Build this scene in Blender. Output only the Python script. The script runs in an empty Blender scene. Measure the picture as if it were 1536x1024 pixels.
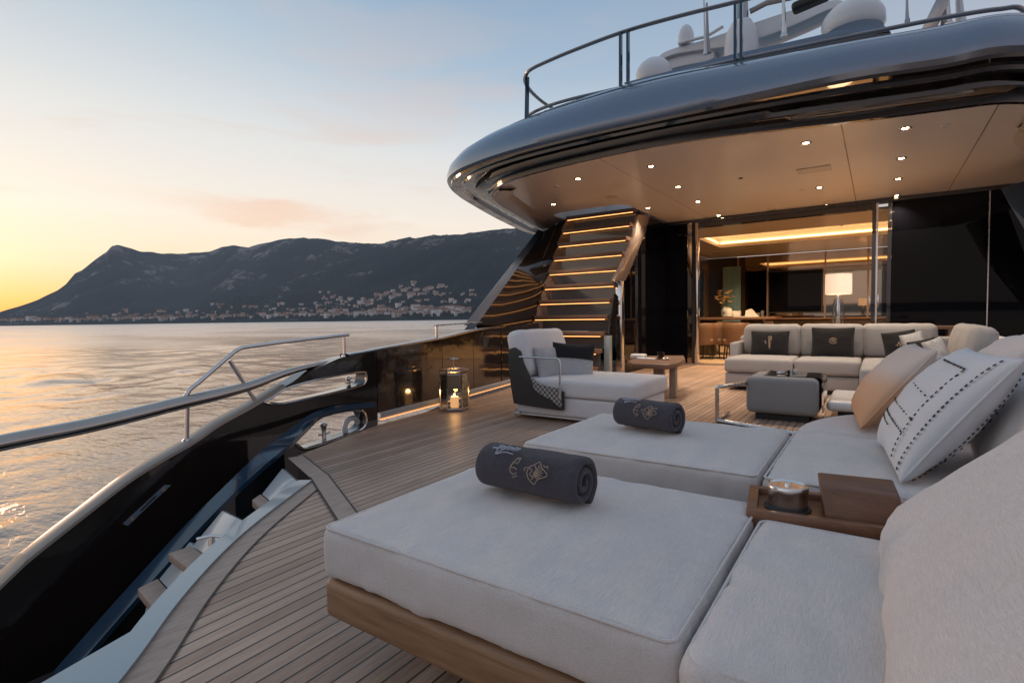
import bpy, bmesh, math, random
import numpy as np
from math import sin, cos, tan, atan, atan2, pi, radians, sqrt, exp
from mathutils import Vector, Matrix, Euler, noise
random.seed(7)
D = bpy.data
SC = bpy.context.scene
COL = SC.collection

# ------------------------------------------------------------------ camera model
W, H, F = 1536, 1024, 800.0
YAW, PITCH, ROLL, EYE = radians(34.4), radians(2.62), radians(0.85), 1.05
_f = Vector((-sin(YAW)*cos(PITCH), cos(YAW)*cos(PITCH), -sin(PITCH)))
_r0 = Vector((cos(YAW), sin(YAW), 0))
_u0 = _r0.cross(_f)
_R = _r0*cos(ROLL) - _u0*sin(ROLL)
_U = _u0*cos(ROLL) + _r0*sin(ROLL)
CAM = Vector((0, 0, EYE))
def ray(px, py):
    return _f + _R*((px-W/2)/F) + _U*((H/2-py)/F)
def PZ(px, py, z=0.0):
    d = ray(px, py); t = (z-EYE)/d.z
    return Vector((d.x*t, d.y*t, z))
def PX(px, py, x):
    d = ray(px, py); t = x/d.x
    return Vector((x, d.y*t, EYE+d.z*t))
def PY(px, py, y):
    d = ray(px, py); t = y/d.y
    return Vector((d.x*t, y, EYE+d.z*t))

# ------------------------------------------------------------------ node helpers
def newmat(name):
    m = D.materials.new(name); m.use_nodes = True
    nt = m.node_tree; b = nt.nodes['Principled BSDF']
    return m, nt, b
def N(nt, typ, **kw):
    n = nt.nodes.new(typ)
    for k, v in kw.items():
        if k.startswith('i_'):
            n.inputs[k[2:].replace('_', ' ')].default_value = v
        else:
            setattr(n, k, v)
    return n
def L(nt, a, b): nt.links.new(a, b)
def mathn(nt, op, a, b=None, c=None, clamp=False):
    n = nt.nodes.new('ShaderNodeMath'); n.operation = op; n.use_clamp = clamp
    for i, v in enumerate((a, b, c)):
        if v is None: continue
        if isinstance(v, (int, float)): n.inputs[i].default_value = v
        else: nt.links.new(v, n.inputs[i])
    return n.outputs[0]
def mixc(nt, fac, a, b, mode='MIX'):
    n = nt.nodes.new('ShaderNodeMix'); n.data_type = 'RGBA'; n.blend_type = mode
    for s, v in ((n.inputs[0], fac), (n.inputs[6], a), (n.inputs[7], b)):
        if isinstance(v, (int, float)): s.default_value = v
        elif isinstance(v, (tuple, list)): s.default_value = (*v[:3], 1)
        else: nt.links.new(v, s)
    return n.outputs[2]
def ramp(nt, fac, stops, interp='LINEAR'):
    n = nt.nodes.new('ShaderNodeValToRGB'); n.color_ramp.interpolation = interp
    els = n.color_ramp.elements
    while len(els) < len(stops): els.new(0.5)
    for e, (p, c) in zip(els, stops):
        e.position = p; e.color = (*c, 1) if isinstance(c, (tuple, list)) else (c, c, c, 1)
    nt.links.new(fac, n.inputs[0])
    return n.outputs[0]
def coords(nt, scale=(1, 1, 1), kind='Object'):
    tc = nt.nodes.new('ShaderNodeTexCoord'); mp = nt.nodes.new('ShaderNodeMapping')
    mp.inputs['Scale'].default_value = scale
    nt.links.new(tc.outputs[kind], mp.inputs[0])
    return mp.outputs[0]
def noisen(nt, vec, scale, detail=3, rough=0.5, dist=0.0):
    n = nt.nodes.new('ShaderNodeTexNoise')
    n.inputs['Scale'].default_value = scale; n.inputs['Detail'].default_value = detail
    n.inputs['Roughness'].default_value = rough; n.inputs['Distortion'].default_value = dist
    if vec is not None: nt.links.new(vec, n.inputs['Vector'])
    return n.outputs['Fac']
def bump(nt, b, h, strength=0.3, dist=0.01):
    n = nt.nodes.new('ShaderNodeBump'); n.inputs['Strength'].default_value = strength
    n.inputs['Distance'].default_value = dist
    nt.links.new(h, n.inputs['Height']); nt.links.new(n.outputs[0], b.inputs['Normal'])
def setp(b, **kw):
    for k, v in kw.items():
        k = {'rough': 'Roughness', 'metal': 'Metallic', 'spec': 'Specular IOR Level', 'coat': 'Coat Weight',
             'coatr': 'Coat Roughness', 'sheen': 'Sheen Weight', 'trans': 'Transmission Weight', 'ior': 'IOR', 'alpha': 'Alpha',
             'sheenr': 'Sheen Roughness'}.get(k, k)
        b.inputs[k].default_value = v
def simple(name, col, rough=0.5, metal=0.0, var=0.12, nscale=6.0, bstr=0.0, bscale=60.0, **kw):
    m, nt, b = newmat(name)
    v = coords(nt)
    n = noisen(nt, v, nscale, 4)
    c = mixc(nt, n, tuple(x*(1-var) for x in col), tuple(min(1, x*(1+var)) for x in col))
    L(nt, c, b.inputs['Base Color'])
    r = mathn(nt, 'MULTIPLY_ADD', noisen(nt, v, nscale*2.3, 3), rough*0.35, rough*0.82)
    L(nt, r, b.inputs['Roughness'])
    setp(b, metal=metal, **kw)
    if bstr: bump(nt, b, noisen(nt, v, bscale, 3), bstr, 0.004 if bscale > 5 else 0.05)
    return m
def emis(name, col, strength, base=(0.8, 0.7, 0.6)):
    m, nt, b = newmat(name)
    b.inputs['Base Color'].default_value = (*base, 1)
    b.inputs['Emission Color'].default_value = (*col, 1)
    b.inputs['Emission Strength'].default_value = strength
    return m

def fabric(name, col, weave=520, slub=0.85, var=0.08, bs=0.55, rough=0.9, stretch=(15, 1, 15)):
    m, nt, b = newmat(name)
    v = coords(nt)
    big = noisen(nt, v, 3.0, 4)
    sv = coords(nt, stretch)
    thread = noisen(nt, sv, 26, 4, 0.75)
    sv2 = coords(nt, (stretch[1], stretch[0], stretch[1]))
    thread2 = noisen(nt, sv2, 22, 4, 0.75)
    fine = noisen(nt, v, weave*0.8, 2, 0.6)
    t = mathn(nt, 'ADD', mathn(nt, 'MULTIPLY', thread, 0.72), mathn(nt, 'MULTIPLY', thread2, 0.15))
    t = mathn(nt, 'ADD', t, mathn(nt, 'MULTIPLY', fine, 0.4))
    k = mathn(nt, 'ADD', mathn(nt, 'MULTIPLY', big, var*2), mathn(nt, 'MULTIPLY', mathn(nt, 'SUBTRACT', t, 0.62), slub))
    k = mathn(nt, 'ADD', k, 1-var)
    rgb = nt.nodes.new('ShaderNodeRGB'); rgb.outputs[0].default_value = (*col, 1)
    vm = nt.nodes.new('ShaderNodeVectorMath'); vm.operation = 'SCALE'
    L(nt, rgb.outputs[0], vm.inputs[0]); L(nt, k, vm.inputs['Scale'])
    L(nt, vm.outputs[0], b.inputs['Base Color'])
    setp(b, rough=rough, sheen=0.12, sheenr=0.5, spec=0.2)
    bump(nt, b, t, bs, 0.006)
    return m

M = {}
M['linen'] = fabric('white_linen', (0.71, 0.65, 0.615))
M['linen_cool'] = fabric('cool_white_linen', (0.68, 0.66, 0.66), slub=0.7, bs=0.35)
M['linen_grey'] = fabric('pale_grey_fabric', (0.36, 0.345, 0.34), slub=0.6)
M['ottoman'] = fabric('grey_boucle', (0.27, 0.265, 0.265), weave=300, slub=0.9, bs=0.6)
M['towel'] = fabric('charcoal_terry', (0.074, 0.067, 0.078), weave=420, slub=1.0, bs=1.0, stretch=(2, 1, 2))
M['black_fabric'] = fabric('black_fabric', (0.018, 0.017, 0.018), slub=0.8)
M['rattan'] = simple('dark_rattan', (0.045, 0.042, 0.038), 0.6, bstr=0.6, bscale=90)
M['pot_steel'] = simple('bright_steel', (0.86, 0.85, 0.84), 0.26, 1.0, var=0.04)
M['recess_steel'] = simple('blue_steel', (0.20, 0.26, 0.32), 0.3, 0.3)
M['railsteel'] = simple('bronze_tinted_steel', (0.46, 0.41, 0.37), 0.17, 1.0, var=0.1)
M['chrome'] = simple('polished_steel', (0.66, 0.65, 0.65), 0.12, 1.0, var=0.06, nscale=9)
M['brushed'] = simple('brushed_steel', (0.62, 0.60, 0.58), 0.28, 1.0, var=0.1)
M['steelrail'] = simple('smoked_steel', (0.34, 0.33, 0.33), 0.2, 1.0, var=0.15)
M['gloss_black'] = simple('black_lacquer', (0.012, 0.011, 0.011), 0.05, 0.0, var=0.3, coat=1.0, coatr=0.02, bstr=0.15, bscale=1.6)
M['gloss_brown'] = simple('dark_bronze_lacquer', (0.018, 0.013, 0.011), 0.09, 0.0, var=0.3, coat=0.7, coatr=0.05, spec=0.5, bstr=0.25, bscale=2.2)
M['glass_black'] = simple('black_glass', (0.004, 0.004, 0.006), 0.02, 0.0, var=0.2, nscale=0.6, spec=0.14)
M['blue_gloss'] = simple('blue_black_lacquer', (0.016, 0.042, 0.075), 0.10, 0.0, var=0.25, coat=0.35, coatr=0.03)
M['silver'] = simple('silver_blue_paint', (0.17, 0.215, 0.29), 0.27, 0.5, var=0.03, nscale=1.2, coat=0.8, coatr=0.06)
M['pale_edge'] = simple('pale_blue_paint', (0.13, 0.19, 0.28), 0.35, 0.1, var=0.06, coat=0.4)
M['coaming'] = simple('blue_grey_paint', (0.26, 0.33, 0.37), 0.25, 0.1, var=0.07, nscale=2, coat=0.6, coatr=0.05)
M['cream'] = simple('cream_ceiling', (0.74, 0.66, 0.58), 0.32, 0.0, var=0.03, nscale=0.8)
M['cream_trim'] = simple('cream_trim', (0.62, 0.55, 0.47), 0.35, 0.0, var=0.05, nscale=0.8)
M['white'] = simple('white_gelcoat', (0.74, 0.75, 0.76), 0.3, 0.0, var=0.05, nscale=2, coat=0.4)
M['grey_paint'] = simple('grey_gelcoat', (0.36, 0.37, 0.39), 0.35, 0.0, var=0.08)
M['dark_rubber'] = simple('dark_rubber', (0.02, 0.02, 0.022), 0.6)
M['led'] = emis('warm_led', (1.0, 0.42, 0.12), 3.0)
M['led_soft'] = emis('warm_led_soft', (1.0, 0.42, 0.12), 1.1)
M['cove'] = emis('cove_led', (1.0, 0.60, 0.26), 5.0)
M['lamp_lens'] = emis('downlight_lens', (1.0, 0.70, 0.40), 60.0)
M['flame'] = emis('candle_flame', (1.0, 0.55, 0.18), 30.0)
M['wax'] = emis('candle_wax', (1.0, 0.45, 0.15), 0.9, (0.75, 0.65, 0.5))
M['shade'] = emis('lit_lamp_shade', (1.0, 0.68, 0.45), 0.75, (0.75, 0.68, 0.6))
M['smoked'] = simple('smoked_mirror', (0.42, 0.33, 0.24), 0.03, 1.0, var=0.15, nscale=0.7)
M['seam'] = simple('dark_seam', (0.03, 0.028, 0.026), 0.6)
M['gold_thread'] = simple('gold_thread', (0.36, 0.27, 0.19), 0.5, 0.2)
M['silver_thread'] = simple('silver_thread', (0.42, 0.43, 0.50), 0.5, 0.1)
M['stone'] = simple('stone_top', (0.30, 0.24, 0.20), 0.3, var=0.25)
M['brown_leather'] = simple('brown_leather', (0.20, 0.11, 0.06), 0.5, var=0.15)
M['petal'] = simple('yellow_petal', (0.75, 0.50, 0.22), 0.6, var=0.25, nscale=30)
M['leaf'] = simple('flower_leaf', (0.10, 0.13, 0.04), 0.6)
M['ceramic'] = simple('pale_ceramic', (0.62, 0.66, 0.60), 0.25)
M['paper'] = simple('white_card', (0.72, 0.70, 0.66), 0.6)
M['wall_dark'] = simple('dark_wood_panel', (0.035, 0.024, 0.016), 0.12, var=0.5, nscale=2, coat=0.5)
M['wall_gold'] = simple('warm_panel', (0.14, 0.095, 0.055), 0.22, var=0.2)
M['curtain'] = simple('pale_curtain', (0.25, 0.29, 0.30), 0.9)

def glass(name, tint=(0.9, 0.93, 0.94), rough=0.0, clear=0.88):
    m = D.materials.new(name); m.use_nodes = True; nt = m.node_tree
    out = nt.nodes['Material Output']; nt.nodes.remove(nt.nodes['Principled BSDF'])
    tr = N(nt, 'ShaderNodeBsdfTransparent'); tr.inputs[0].default_value = (*tint, 1)
    gl = N(nt, 'ShaderNodeBsdfGlossy'); gl.inputs['Roughness'].default_value = rough
    v = coords(nt); nz = noisen(nt, v, 4, 2)
    L(nt, mathn(nt, 'MULTIPLY', nz, 0.03), gl.inputs['Roughness'])
    fr = N(nt, 'ShaderNodeFresnel'); fr.inputs[0].default_value = 1.5
    f = mathn(nt, 'MULTIPLY', fr.outputs[0], 0.8, clamp=True)
    mx = N(nt, 'ShaderNodeMixShader'); L(nt, f, mx.inputs[0]); L(nt, tr.outputs[0], mx.inputs[1]); L(nt, gl.outputs[0], mx.inputs[2])
    L(nt, mx.outputs[0], out.inputs[0])
    return m
M['glass'] = glass('clear_glass')
M['glass_smoke'] = glass('smoked_glass', (0.45, 0.42, 0.38))

def wood(name, c1, c2, stretch=(14, 1, 14), scale=3.0, rough=0.45, bs=0.12):
    m, nt, b = newmat(name)
    v = coords(nt, stretch)
    n1 = noisen(nt, v, scale, 6, 0.6, 0.6); n2 = noisen(nt, v, scale*6, 4, 0.6)
    k = mathn(nt, 'ADD', mathn(nt, 'MULTIPLY', n1, 0.7), mathn(nt, 'MULTIPLY', n2, 0.3))
    c = ramp(nt, k, [(0.3, c1), (0.62, c2)])
    L(nt, c, b.inputs['Base Color'])
    L(nt, mathn(nt, 'MULTIPLY_ADD', n2, 0.2, rough-0.1), b.inputs['Roughness'])
    bump(nt, b, k, bs, 0.003)
    return m
M['teak_x'] = wood('teak_trim', (0.17, 0.085, 0.042), (0.33, 0.19, 0.10), (1, 16, 16))
M['teak_dark'] = wood('dark_teak_tray', (0.13, 0.055, 0.027), (0.27, 0.125, 0.065), (1.2, 18, 18), rough=0.35)
M['walnut'] = wood('walnut', (0.10, 0.05, 0.03), (0.22, 0.12, 0.075), (1, 12, 12))
M['teak_margin'] = wood('weathered_teak_board', (0.29, 0.20, 0.15), (0.47, 0.355, 0.285), (16, 2.0, 1), rough=0.5)

def teak_deck():
    m, nt, b = newmat('teak_deck')
    tc = nt.nodes.new('ShaderNodeTexCoord')
    sp = nt.nodes.new('ShaderNodeSeparateXYZ'); L(nt, tc.outputs['Object'], sp.inputs[0])
    PW = 0.0615
    u = mathn(nt, 'DIVIDE', sp.outputs[0], PW)
    fr = mathn(nt, 'FRACT', u); idn = mathn(nt, 'FLOOR', u)
    edge = mathn(nt, 'ABSOLUTE', mathn(nt, 'SUBTRACT', fr, 0.5))
    seam = mathn(nt, 'GREATER_THAN', edge, 0.5-0.058)
    wj = nt.nodes.new('ShaderNodeTexWhiteNoise'); wj.noise_dimensions = '1D'; L(nt, mathn(nt, 'ADD', idn, 0.37), wj.inputs['W'])
    fy = mathn(nt, 'FRACT', mathn(nt, 'ADD', mathn(nt, 'DIVIDE', sp.outputs[1], 5.2), wj.outputs[0]))
    seam = mathn(nt, 'MAXIMUM', seam, mathn(nt, 'MULTIPLY', mathn(nt, 'LESS_THAN', fy, 0.0007), 0.7))
    cb = nt.nodes.new('ShaderNodeCombineXYZ'); L(nt, mathn(nt, 'MULTIPLY', idn, 7.31), cb.inputs[0])
    L(nt, mathn(nt, 'MULTIPLY', idn, 3.17), cb.inputs[2])
    wn = nt.nodes.new('ShaderNodeTexWhiteNoise'); wn.noise_dimensions = '1D'; L(nt, idn, wn.inputs['W'])
    va = nt.nodes.new('ShaderNodeVectorMath'); L(nt, tc.outputs['Object'], va.inputs[0]); L(nt, cb.outputs[0], va.inputs[1])
    mp = nt.nodes.new('ShaderNodeMapping'); mp.inputs['Scale'].default_value = (28, 1.6, 1); L(nt, va.outputs[0], mp.inputs[0])
    g1 = noisen(nt, mp.outputs[0], 3.2, 6, 0.62, 0.4); g2 = noisen(nt, mp.outputs[0], 14, 4, 0.6)
    k = mathn(nt, 'ADD', mathn(nt, 'MULTIPLY', g1, 0.65), mathn(nt, 'MULTIPLY', g2, 0.35))
    k = mathn(nt, 'ADD', k, mathn(nt, 'MULTIPLY', mathn(nt, 'SUBTRACT', wn.outputs[0], 0.5), 0.26))
    stain = noisen(nt, tc.outputs['Object'], 1.4, 4)
    c = ramp(nt, k, [(0.26, (0.28, 0.165, 0.105)), (0.5, (0.46, 0.305, 0.215)), (0.74, (0.62, 0.445, 0.33))])
    c = mixc(nt, mathn(nt, 'MULTIPLY', ramp(nt, stain, [(0.45, 0.0), (0.7, 0.5)]), 1.0), c, (0.24, 0.165, 0.12))
    c = mixc(nt, seam, c, (0.014, 0.014, 0.016))
    L(nt, c, b.inputs['Base Color'])
    L(nt, mathn(nt, 'MULTIPLY_ADD', g2, 0.2, 0.34), b.inputs['Roughness'])
    hgt = mathn(nt, 'SUBTRACT', mathn(nt, 'MULTIPLY', k, 0.25), seam)
    bump(nt, b, hgt, 0.35, 0.003)
    return m
M['deck'] = teak_deck()

def ceiling_mat():
    m, nt, b = newmat('ceiling_panels')
    tc = nt.nodes.new('ShaderNodeTexCoord')
    sp = nt.nodes.new('ShaderNodeSeparateXYZ'); L(nt, tc.outputs['Object'], sp.inputs[0])
    tot = None
    for ax, pos, w in ((0, -0.335, 0.007), (0, 0.93, 0.006), (0, -2.88, 0.004), (1, 7.5, 0.0025), (1, 8.8, 0.0025), (1, 10.1, 0.0025), (1, 11.3, 0.0025)):
        s = mathn(nt, 'LESS_THAN', mathn(nt, 'ABSOLUTE', mathn(nt, 'SUBTRACT', sp.outputs[ax], pos)), w)
        s = mathn(nt, 'MULTIPLY', s, 0.85 if w > 0.003 else 0.35)
        tot = s if tot is None else mathn(nt, 'MAXIMUM', tot, s)
    n = noisen(nt, tc.outputs['Object'], 0.7, 4)
    c = mixc(nt, n, (0.79, 0.74, 0.69), (0.87, 0.82, 0.76))
    c = mixc(nt, tot, c, (0.08, 0.06, 0.05))
    L(nt, c, b.inputs['Base Color']); setp(b, rough=0.3, coat=0.25, coatr=0.12)
    return m
M['ceiling'] = ceiling_mat()

# ------------------------------------------------------------------ mesh helpers
class MB:
    def __init__(s): s.v = []; s.f = []
    def add(s, vs, fs, mtx=None):
        o = len(s.v)
        s.v += [tuple(mtx @ Vector(p)) if mtx is not None else tuple(p) for p in vs]
        s.f += [tuple(i+o for i in f) for f in fs]
        return s
    def box(s, lo, hi, mtx=None):
        x0, y0, z0 = lo; x1, y1, z1 = hi
        vs = [(x0,y0,z0),(x1,y0,z0),(x1,y1,z0),(x0,y1,z0),(x0,y0,z1),(x1,y0,z1),(x1,y1,z1),(x0,y1,z1)]
        fs = [(0,3,2,1),(4,5,6,7),(0,1,5,4),(1,2,6,5),(2,3,7,6),(3,0,4,7)]
        return s.add(vs, fs, mtx)
    def prism(s, poly, axis, a, b):
        """poly 2-D in the two other axes, extruded along axis from a to b"""
        n = len(poly); vs = []
        for t in (a, b):
            for p in poly:
                q = list(p); q.insert(axis, t); vs.append(tuple(q))
        fs = [tuple(range(n)), tuple(range(2*n-1, n-1, -1))]
        fs += [(i, i+n, (i+1) % n+n, (i+1) % n) for i in range(n)]
        return s.add(vs, fs)
    def solid(s, pts, off):
        """polygon of 3-D points extruded by the vector off"""
        n = len(pts); off = Vector(off)
        vs = [tuple(Vector(p)) for p in pts]+[tuple(Vector(p)+off) for p in pts]
        fs = [tuple(range(n)), tuple(range(2*n-1, n-1, -1))]
        fs += [(i, (i+1) % n, (i+1) % n+n, i+n) for i in range(n)]
        return s.add(vs, fs)
    def tube(s, path, r, n=10, closed=False, flat=None):
        path = [Vector(p) for p in path]; m = len(path); rings = []
        rr = r if isinstance(r, (list, tuple)) else [r]*m
        up = Vector((0, 0, 1)); prev = None
        for i, p in enumerate(path):
            if closed: t = path[(i+1) % m]-path[i-1]
            else: t = path[min(i+1, m-1)]-path[max(i-1, 0)]
            t.normalize()
            a = up.cross(t)
            if a.length < 0.05: a = prev.copy() if prev is not None else Vector((1, 0, 0)).cross(t)
            if prev is not None and a.dot(prev) < 0: a = -a
            a.normalize(); prev = a.copy(); b = t.cross(a)
            fa, fb = flat if flat else (1, 1)
            rings.append([p+a*(cos(2*pi*k/n)*rr[i]*fa)+b*(sin(2*pi*k/n)*rr[i]*fb) for k in range(n)])
        vs = [q for rg in rings for q in rg]; fs = []
        for i in range(m if closed else m-1):
            j = (i+1) % m
            for k in range(n):
                fs.append((i*n+k, i*n+(k+1) % n, j*n+(k+1) % n, j*n+k))
        if not closed:
            fs.append(tuple(range(n-1, -1, -1))); fs.append(tuple((m-1)*n+k for k in range(n)))
        return s.add(vs, fs)
    def lathe(s, prof, c=(0, 0, 0), n=24, mtx=None):
        vs = []; fs = []; m = len(prof)
        for r, z in prof:
            for k in range(n):
                a = 2*pi*k/n; vs.append((c[0]+r*cos(a), c[1]+r*sin(a), c[2]+z))
        for i in range(m-1):
            for k in range(n):
                fs.append((i*n+k, i*n+(k+1) % n, (i+1)*n+(k+1) % n, (i+1)*n+k))
        fs.append(tuple(range(n-1, -1, -1))); fs.append(tuple((m-1)*n+k for k in range(n)))
        return s.add(vs, fs, mtx)
    def grid(s, rows):
        """rows: list of equal-length lists of points"""
        n = len(rows[0]); vs = [tuple(p) for r in rows for p in r]; fs = []
        for i in range(len(rows)-1):
            for k in range(n-1):
                fs.append((i*n+k, i*n+k+1, (i+1)*n+k+1, (i+1)*n+k))
        return s.add(vs, fs)
    def cushion(s, size, r=0.05, puff=0.02, wr=0.004, seed=0, nd=16, mtx=None, side=0.0, freq=7.0):
        hx, hy, hz = (d/2 for d in size); r = min(r, hx*0.98, hy*0.98, hz*0.98)
        def nodes(h, n):
            e = [h-r*(1-sin(pi/2*k/4)) for k in range(5)]
            inner = [-(h-r)+2*(h-r)*k/n for k in range(1, n)]
            return [-x for x in reversed(e)]+inner+e
        NX = nodes(hx, max(2, int(nd*min(1, hx/max(hx, hy)*1.0))+1)); NY = nodes(hy, max(2, int(nd*hy/max(hx, hy))+1)); NZ = nodes(hz, 3)
        idx = {}; vs = []; fs = []
        hs = (hx, hy, hz)
        def put(p):
            key = tuple(round(c*1e5) for c in p)
            if key in idx: return idx[key]
            q = [max(-(h-r), min(h-r, c)) for c, h in zip(p, hs)]
            d = Vector([c-qq for c, qq in zip(p, q)])
            if d.length > 1e-9: d.normalize()
            P = Vector(q)+d*r
            u, v, w = P.x/hx, P.y/hy, P.z/hz
            fu, fv = max(0, 1-u*u), max(0, 1-v*v)
            if hz and abs(w) > 0.2: P.z += math.copysign(1, w)*puff*(fu*fv)**0.55*min(1, abs(w))*(1 if w > 0 else 0.05)
            if side:
                if abs(u) > 0.9: P.x += math.copysign(side, u)*(1-w*w)*fv**0.4
                if abs(v) > 0.9: P.y += math.copysign(side, v)*(1-w*w)*fu**0.4
            nn = noise.noise(Vector((P.x*freq+seed*7.1, P.y*freq*0.55, P.z*freq+seed)))+0.5*noise.noise(Vector((P.x*freq*2.7+seed, P.y*freq*2.1, P.z*12)))
            edge = 1-min(1, 1.15*max(0, min(1-abs(u), 1-abs(v)))*4)
            pk = noise.noise(Vector((P.x*34+seed, P.y*34, P.z*6)))
            P += (d if d.length else Vector((0, 0, 1)))*(nn*wr+pk*edge*wr*0.45)
            idx[key] = len(vs); vs.append(tuple(P)); return idx[key]
        for ax, (A, B) in ((2, (NX, NY)), (1, (NX, NZ)), (0, (NY, NZ))):
            for sgn in (-1, 1):
                for i in range(len(A)-1):
                    for j in range(len(B)-1):
                        q = []
                        for a, b in ((A[i], B[j]), (A[i+1], B[j]), (A[i+1], B[j+1]), (A[i], B[j+1])):
                            p = [a, b]; p.insert(ax, sgn*hs[ax]); q.append(put(p))
                        if len(set(q)) == 4: fs.append(tuple(q if (sgn > 0) != (ax == 1) else reversed(q)))
        return s.add(vs, fs, mtx)
    def pillow(s, w, h, t, mtx=None, seed=0, pinch=0.07, n=22, wr=0.012, sag=0.0):
        rows = []
        for side in (1, -1):
            R = []
            for j in range(n+1):
                v = -1+2*j/n; row = []
                for i in range(n+1):
                    u = -1+2*i/n
                    uu, vv = sin(u*pi/2*0.999), sin(v*pi/2*0.999)
                    x = w/2*uu*(1-pinch*(1-vv*vv)); y = h/2*vv*(1-pinch*(1-uu*uu))
                    e = max(0, (1-uu*uu)*(1-vv*vv))
                    z = side*t/2*e**0.42
                    nn = noise.noise(Vector((x*9+seed*3.3, y*9, side*2+seed)))+0.6*noise.noise(Vector((x*20, y*16+seed, side*5)))
                    z += nn*wr*min(1, e*6)*side
                    y -= sag*e*0.3
                    row.append((x, y, z))
                R.append(row)
            rows.append(R)
        for k, R in enumerate(rows):
            if k: R = [list(reversed(r)) for r in R]
            s.grid(R)
        if mtx is not None:
            cnt = 2*(n+1)**2
            for i in range(len(s.v)-cnt, len(s.v)): s.v[i] = tuple(mtx @ Vector(s.v[i]))
        return s
    def build(s, name, mat, parent=None, smooth=None, bevel=0, seg=2, merge=False, label=None):
        off = Vector(parent['_w']) if parent is not None else Vector((0, 0, 0))
        vs = [tuple(Vector(p)-off) for p in s.v]
        me = D.meshes.new(name); me.from_pydata(vs, [], s.f)
        bm = bmesh.new(); bm.from_mesh(me)
        if merge: bmesh.ops.remove_doubles(bm, verts=bm.verts, dist=1e-4)
        bmesh.ops.recalc_face_normals(bm, faces=bm.faces)
        if bevel:
            bmesh.ops.remove_doubles(bm, verts=bm.verts, dist=1e-5)
            ed = [e for e in bm.edges if len(e.link_faces) == 2 and e.calc_face_angle(0) > 0.5]
            bmesh.ops.bevel(bm, geom=ed, offset=bevel, segments=seg, profile=0.5, affect='EDGES', clamp_overlap=True)
        bm.to_mesh(me); bm.free()
        o = D.objects.new(name, me); COL.objects.link(o)
        if mat is not None: me.materials.append(M[mat] if isinstance(mat, str) else mat)
        if smooth is None: smooth = True
        if smooth:
            me.shade_smooth()
            me.set_sharp_from_angle(angle=radians(38))
        if parent is not None:
            o.parent = parent
        o['_w'] = tuple(off)
        if label: o['label'] = label
        return o

def empty(name, loc, label, cat, group=None):
    o = D.objects.new(name, None); COL.objects.link(o); o.location = loc
    o.empty_display_size = 0.1
    o['_w'] = tuple(loc); o['label'] = label; o['category'] = cat
    if group: o['group'] = group
    return o
def tag(o, label, cat, group=None):
    o['label'] = label; o['category'] = cat
    if group: o['group'] = group
    return o
def struct(o): o['kind'] = 'structure'; return o
def copy_tree(o, parent=None):
    c = o.copy(); COL.objects.link(c)
    if parent is not None: c.parent = parent
    for ch in list(o.children): copy_tree(ch, c)
    return c
def TR(loc, rot=(0, 0, 0)): return Matrix.Translation(Vector(loc)) @ Euler([radians(a) for a in rot]).to_matrix().to_4x4()
def basis(o, x, y, z=None):
    x = Vector(x).normalized(); y = (Vector(y)-x*Vector(y).dot(x)).normalized(); z = x.cross(y)
    m = Matrix((x, y, z)).transposed().to_4x4(); m.translation = Vector(o); return m
def catmull(pts, n=8, closed=False):
    P = [Vector(p) for p in pts]; out = []; m = len(P)
    for i in range(m if closed else m-1):
        p0 = P[i-1] if (i > 0 or closed) else P[0]*2-P[1]
        p1, p2 = P[i], P[(i+1) % m]
        p3 = P[(i+2) % m] if (i+2 < m or closed) else P[-1]*2-P[-2]
        for k in range(n):
            t = k/n
            out.append(0.5*((2*p1)+(p2-p0)*t+(2*p0-5*p1+4*p2-p3)*t*t+(3*p1-p0-3*p2+p3)*t*t*t))
    if not closed: out.append(P[-1])
    return out
def fill(loops, z):
    """flat sheet at height z bounded by 2-D loops (outer, then holes)"""
    bm = bmesh.new(); ed = []
    for lp in loops:
        vs = [bm.verts.new((p[0], p[1], z)) for p in lp]
        ed += [bm.edges.new((vs[i], vs[(i+1) % len(vs)])) for i in range(len(vs))]
    bmesh.ops.triangle_fill(bm, use_beauty=True, use_dissolve=False, edges=ed)
    bm.verts.index_update()
    v = [tuple(q.co) for q in bm.verts]; f = [tuple(q.index for q in g.verts) for g in bm.faces]
    bm.free(); return v, f
def ellipse_loop(cy, cz, ry, rz, n=28, p=2.0):
    out = []
    for k in range(n):
        a = 2*pi*k/n; c, s_ = cos(a), sin(a)
        out.append((cy+ry*math.copysign(abs(c)**(2/p), c), cz+rz*math.copysign(abs(s_)**(2/p), s_)))
    return out
# ================================================================== camera, sky, sun
cam_d = D.cameras.new('camera'); cam = D.objects.new('camera', cam_d); COL.objects.link(cam)
cam_d.sensor_width = 36; cam_d.lens = F/W*36; cam_d.clip_start = 0.02; cam_d.clip_end = 60000
cam.matrix_world = Matrix(((_R.x, _U.x, -_f.x, 0), (_R.y, _U.y, -_f.y, 0), (_R.z, _U.z, -_f.z, EYE), (0, 0, 0, 1)))
SC.camera = cam
SC.view_settings.view_transform = 'Standard'; SC.view_settings.look = 'None'
SC.view_settings.exposure = 0; SC.view_settings.gamma = 1
SC.cycles.max_bounces = 8; SC.cycles.diffuse_bounces = 4; SC.cycles.glossy_bounces = 5
SC.cycles.transmission_bounces = 6; SC.cycles.transparent_max_bounces = 12
SC.cycles.sample_clamp_indirect = 3.0; SC.cycles.caustics_reflective = False; SC.cycles.caustics_refractive = False
SC.cycles.use_denoising = True

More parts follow.
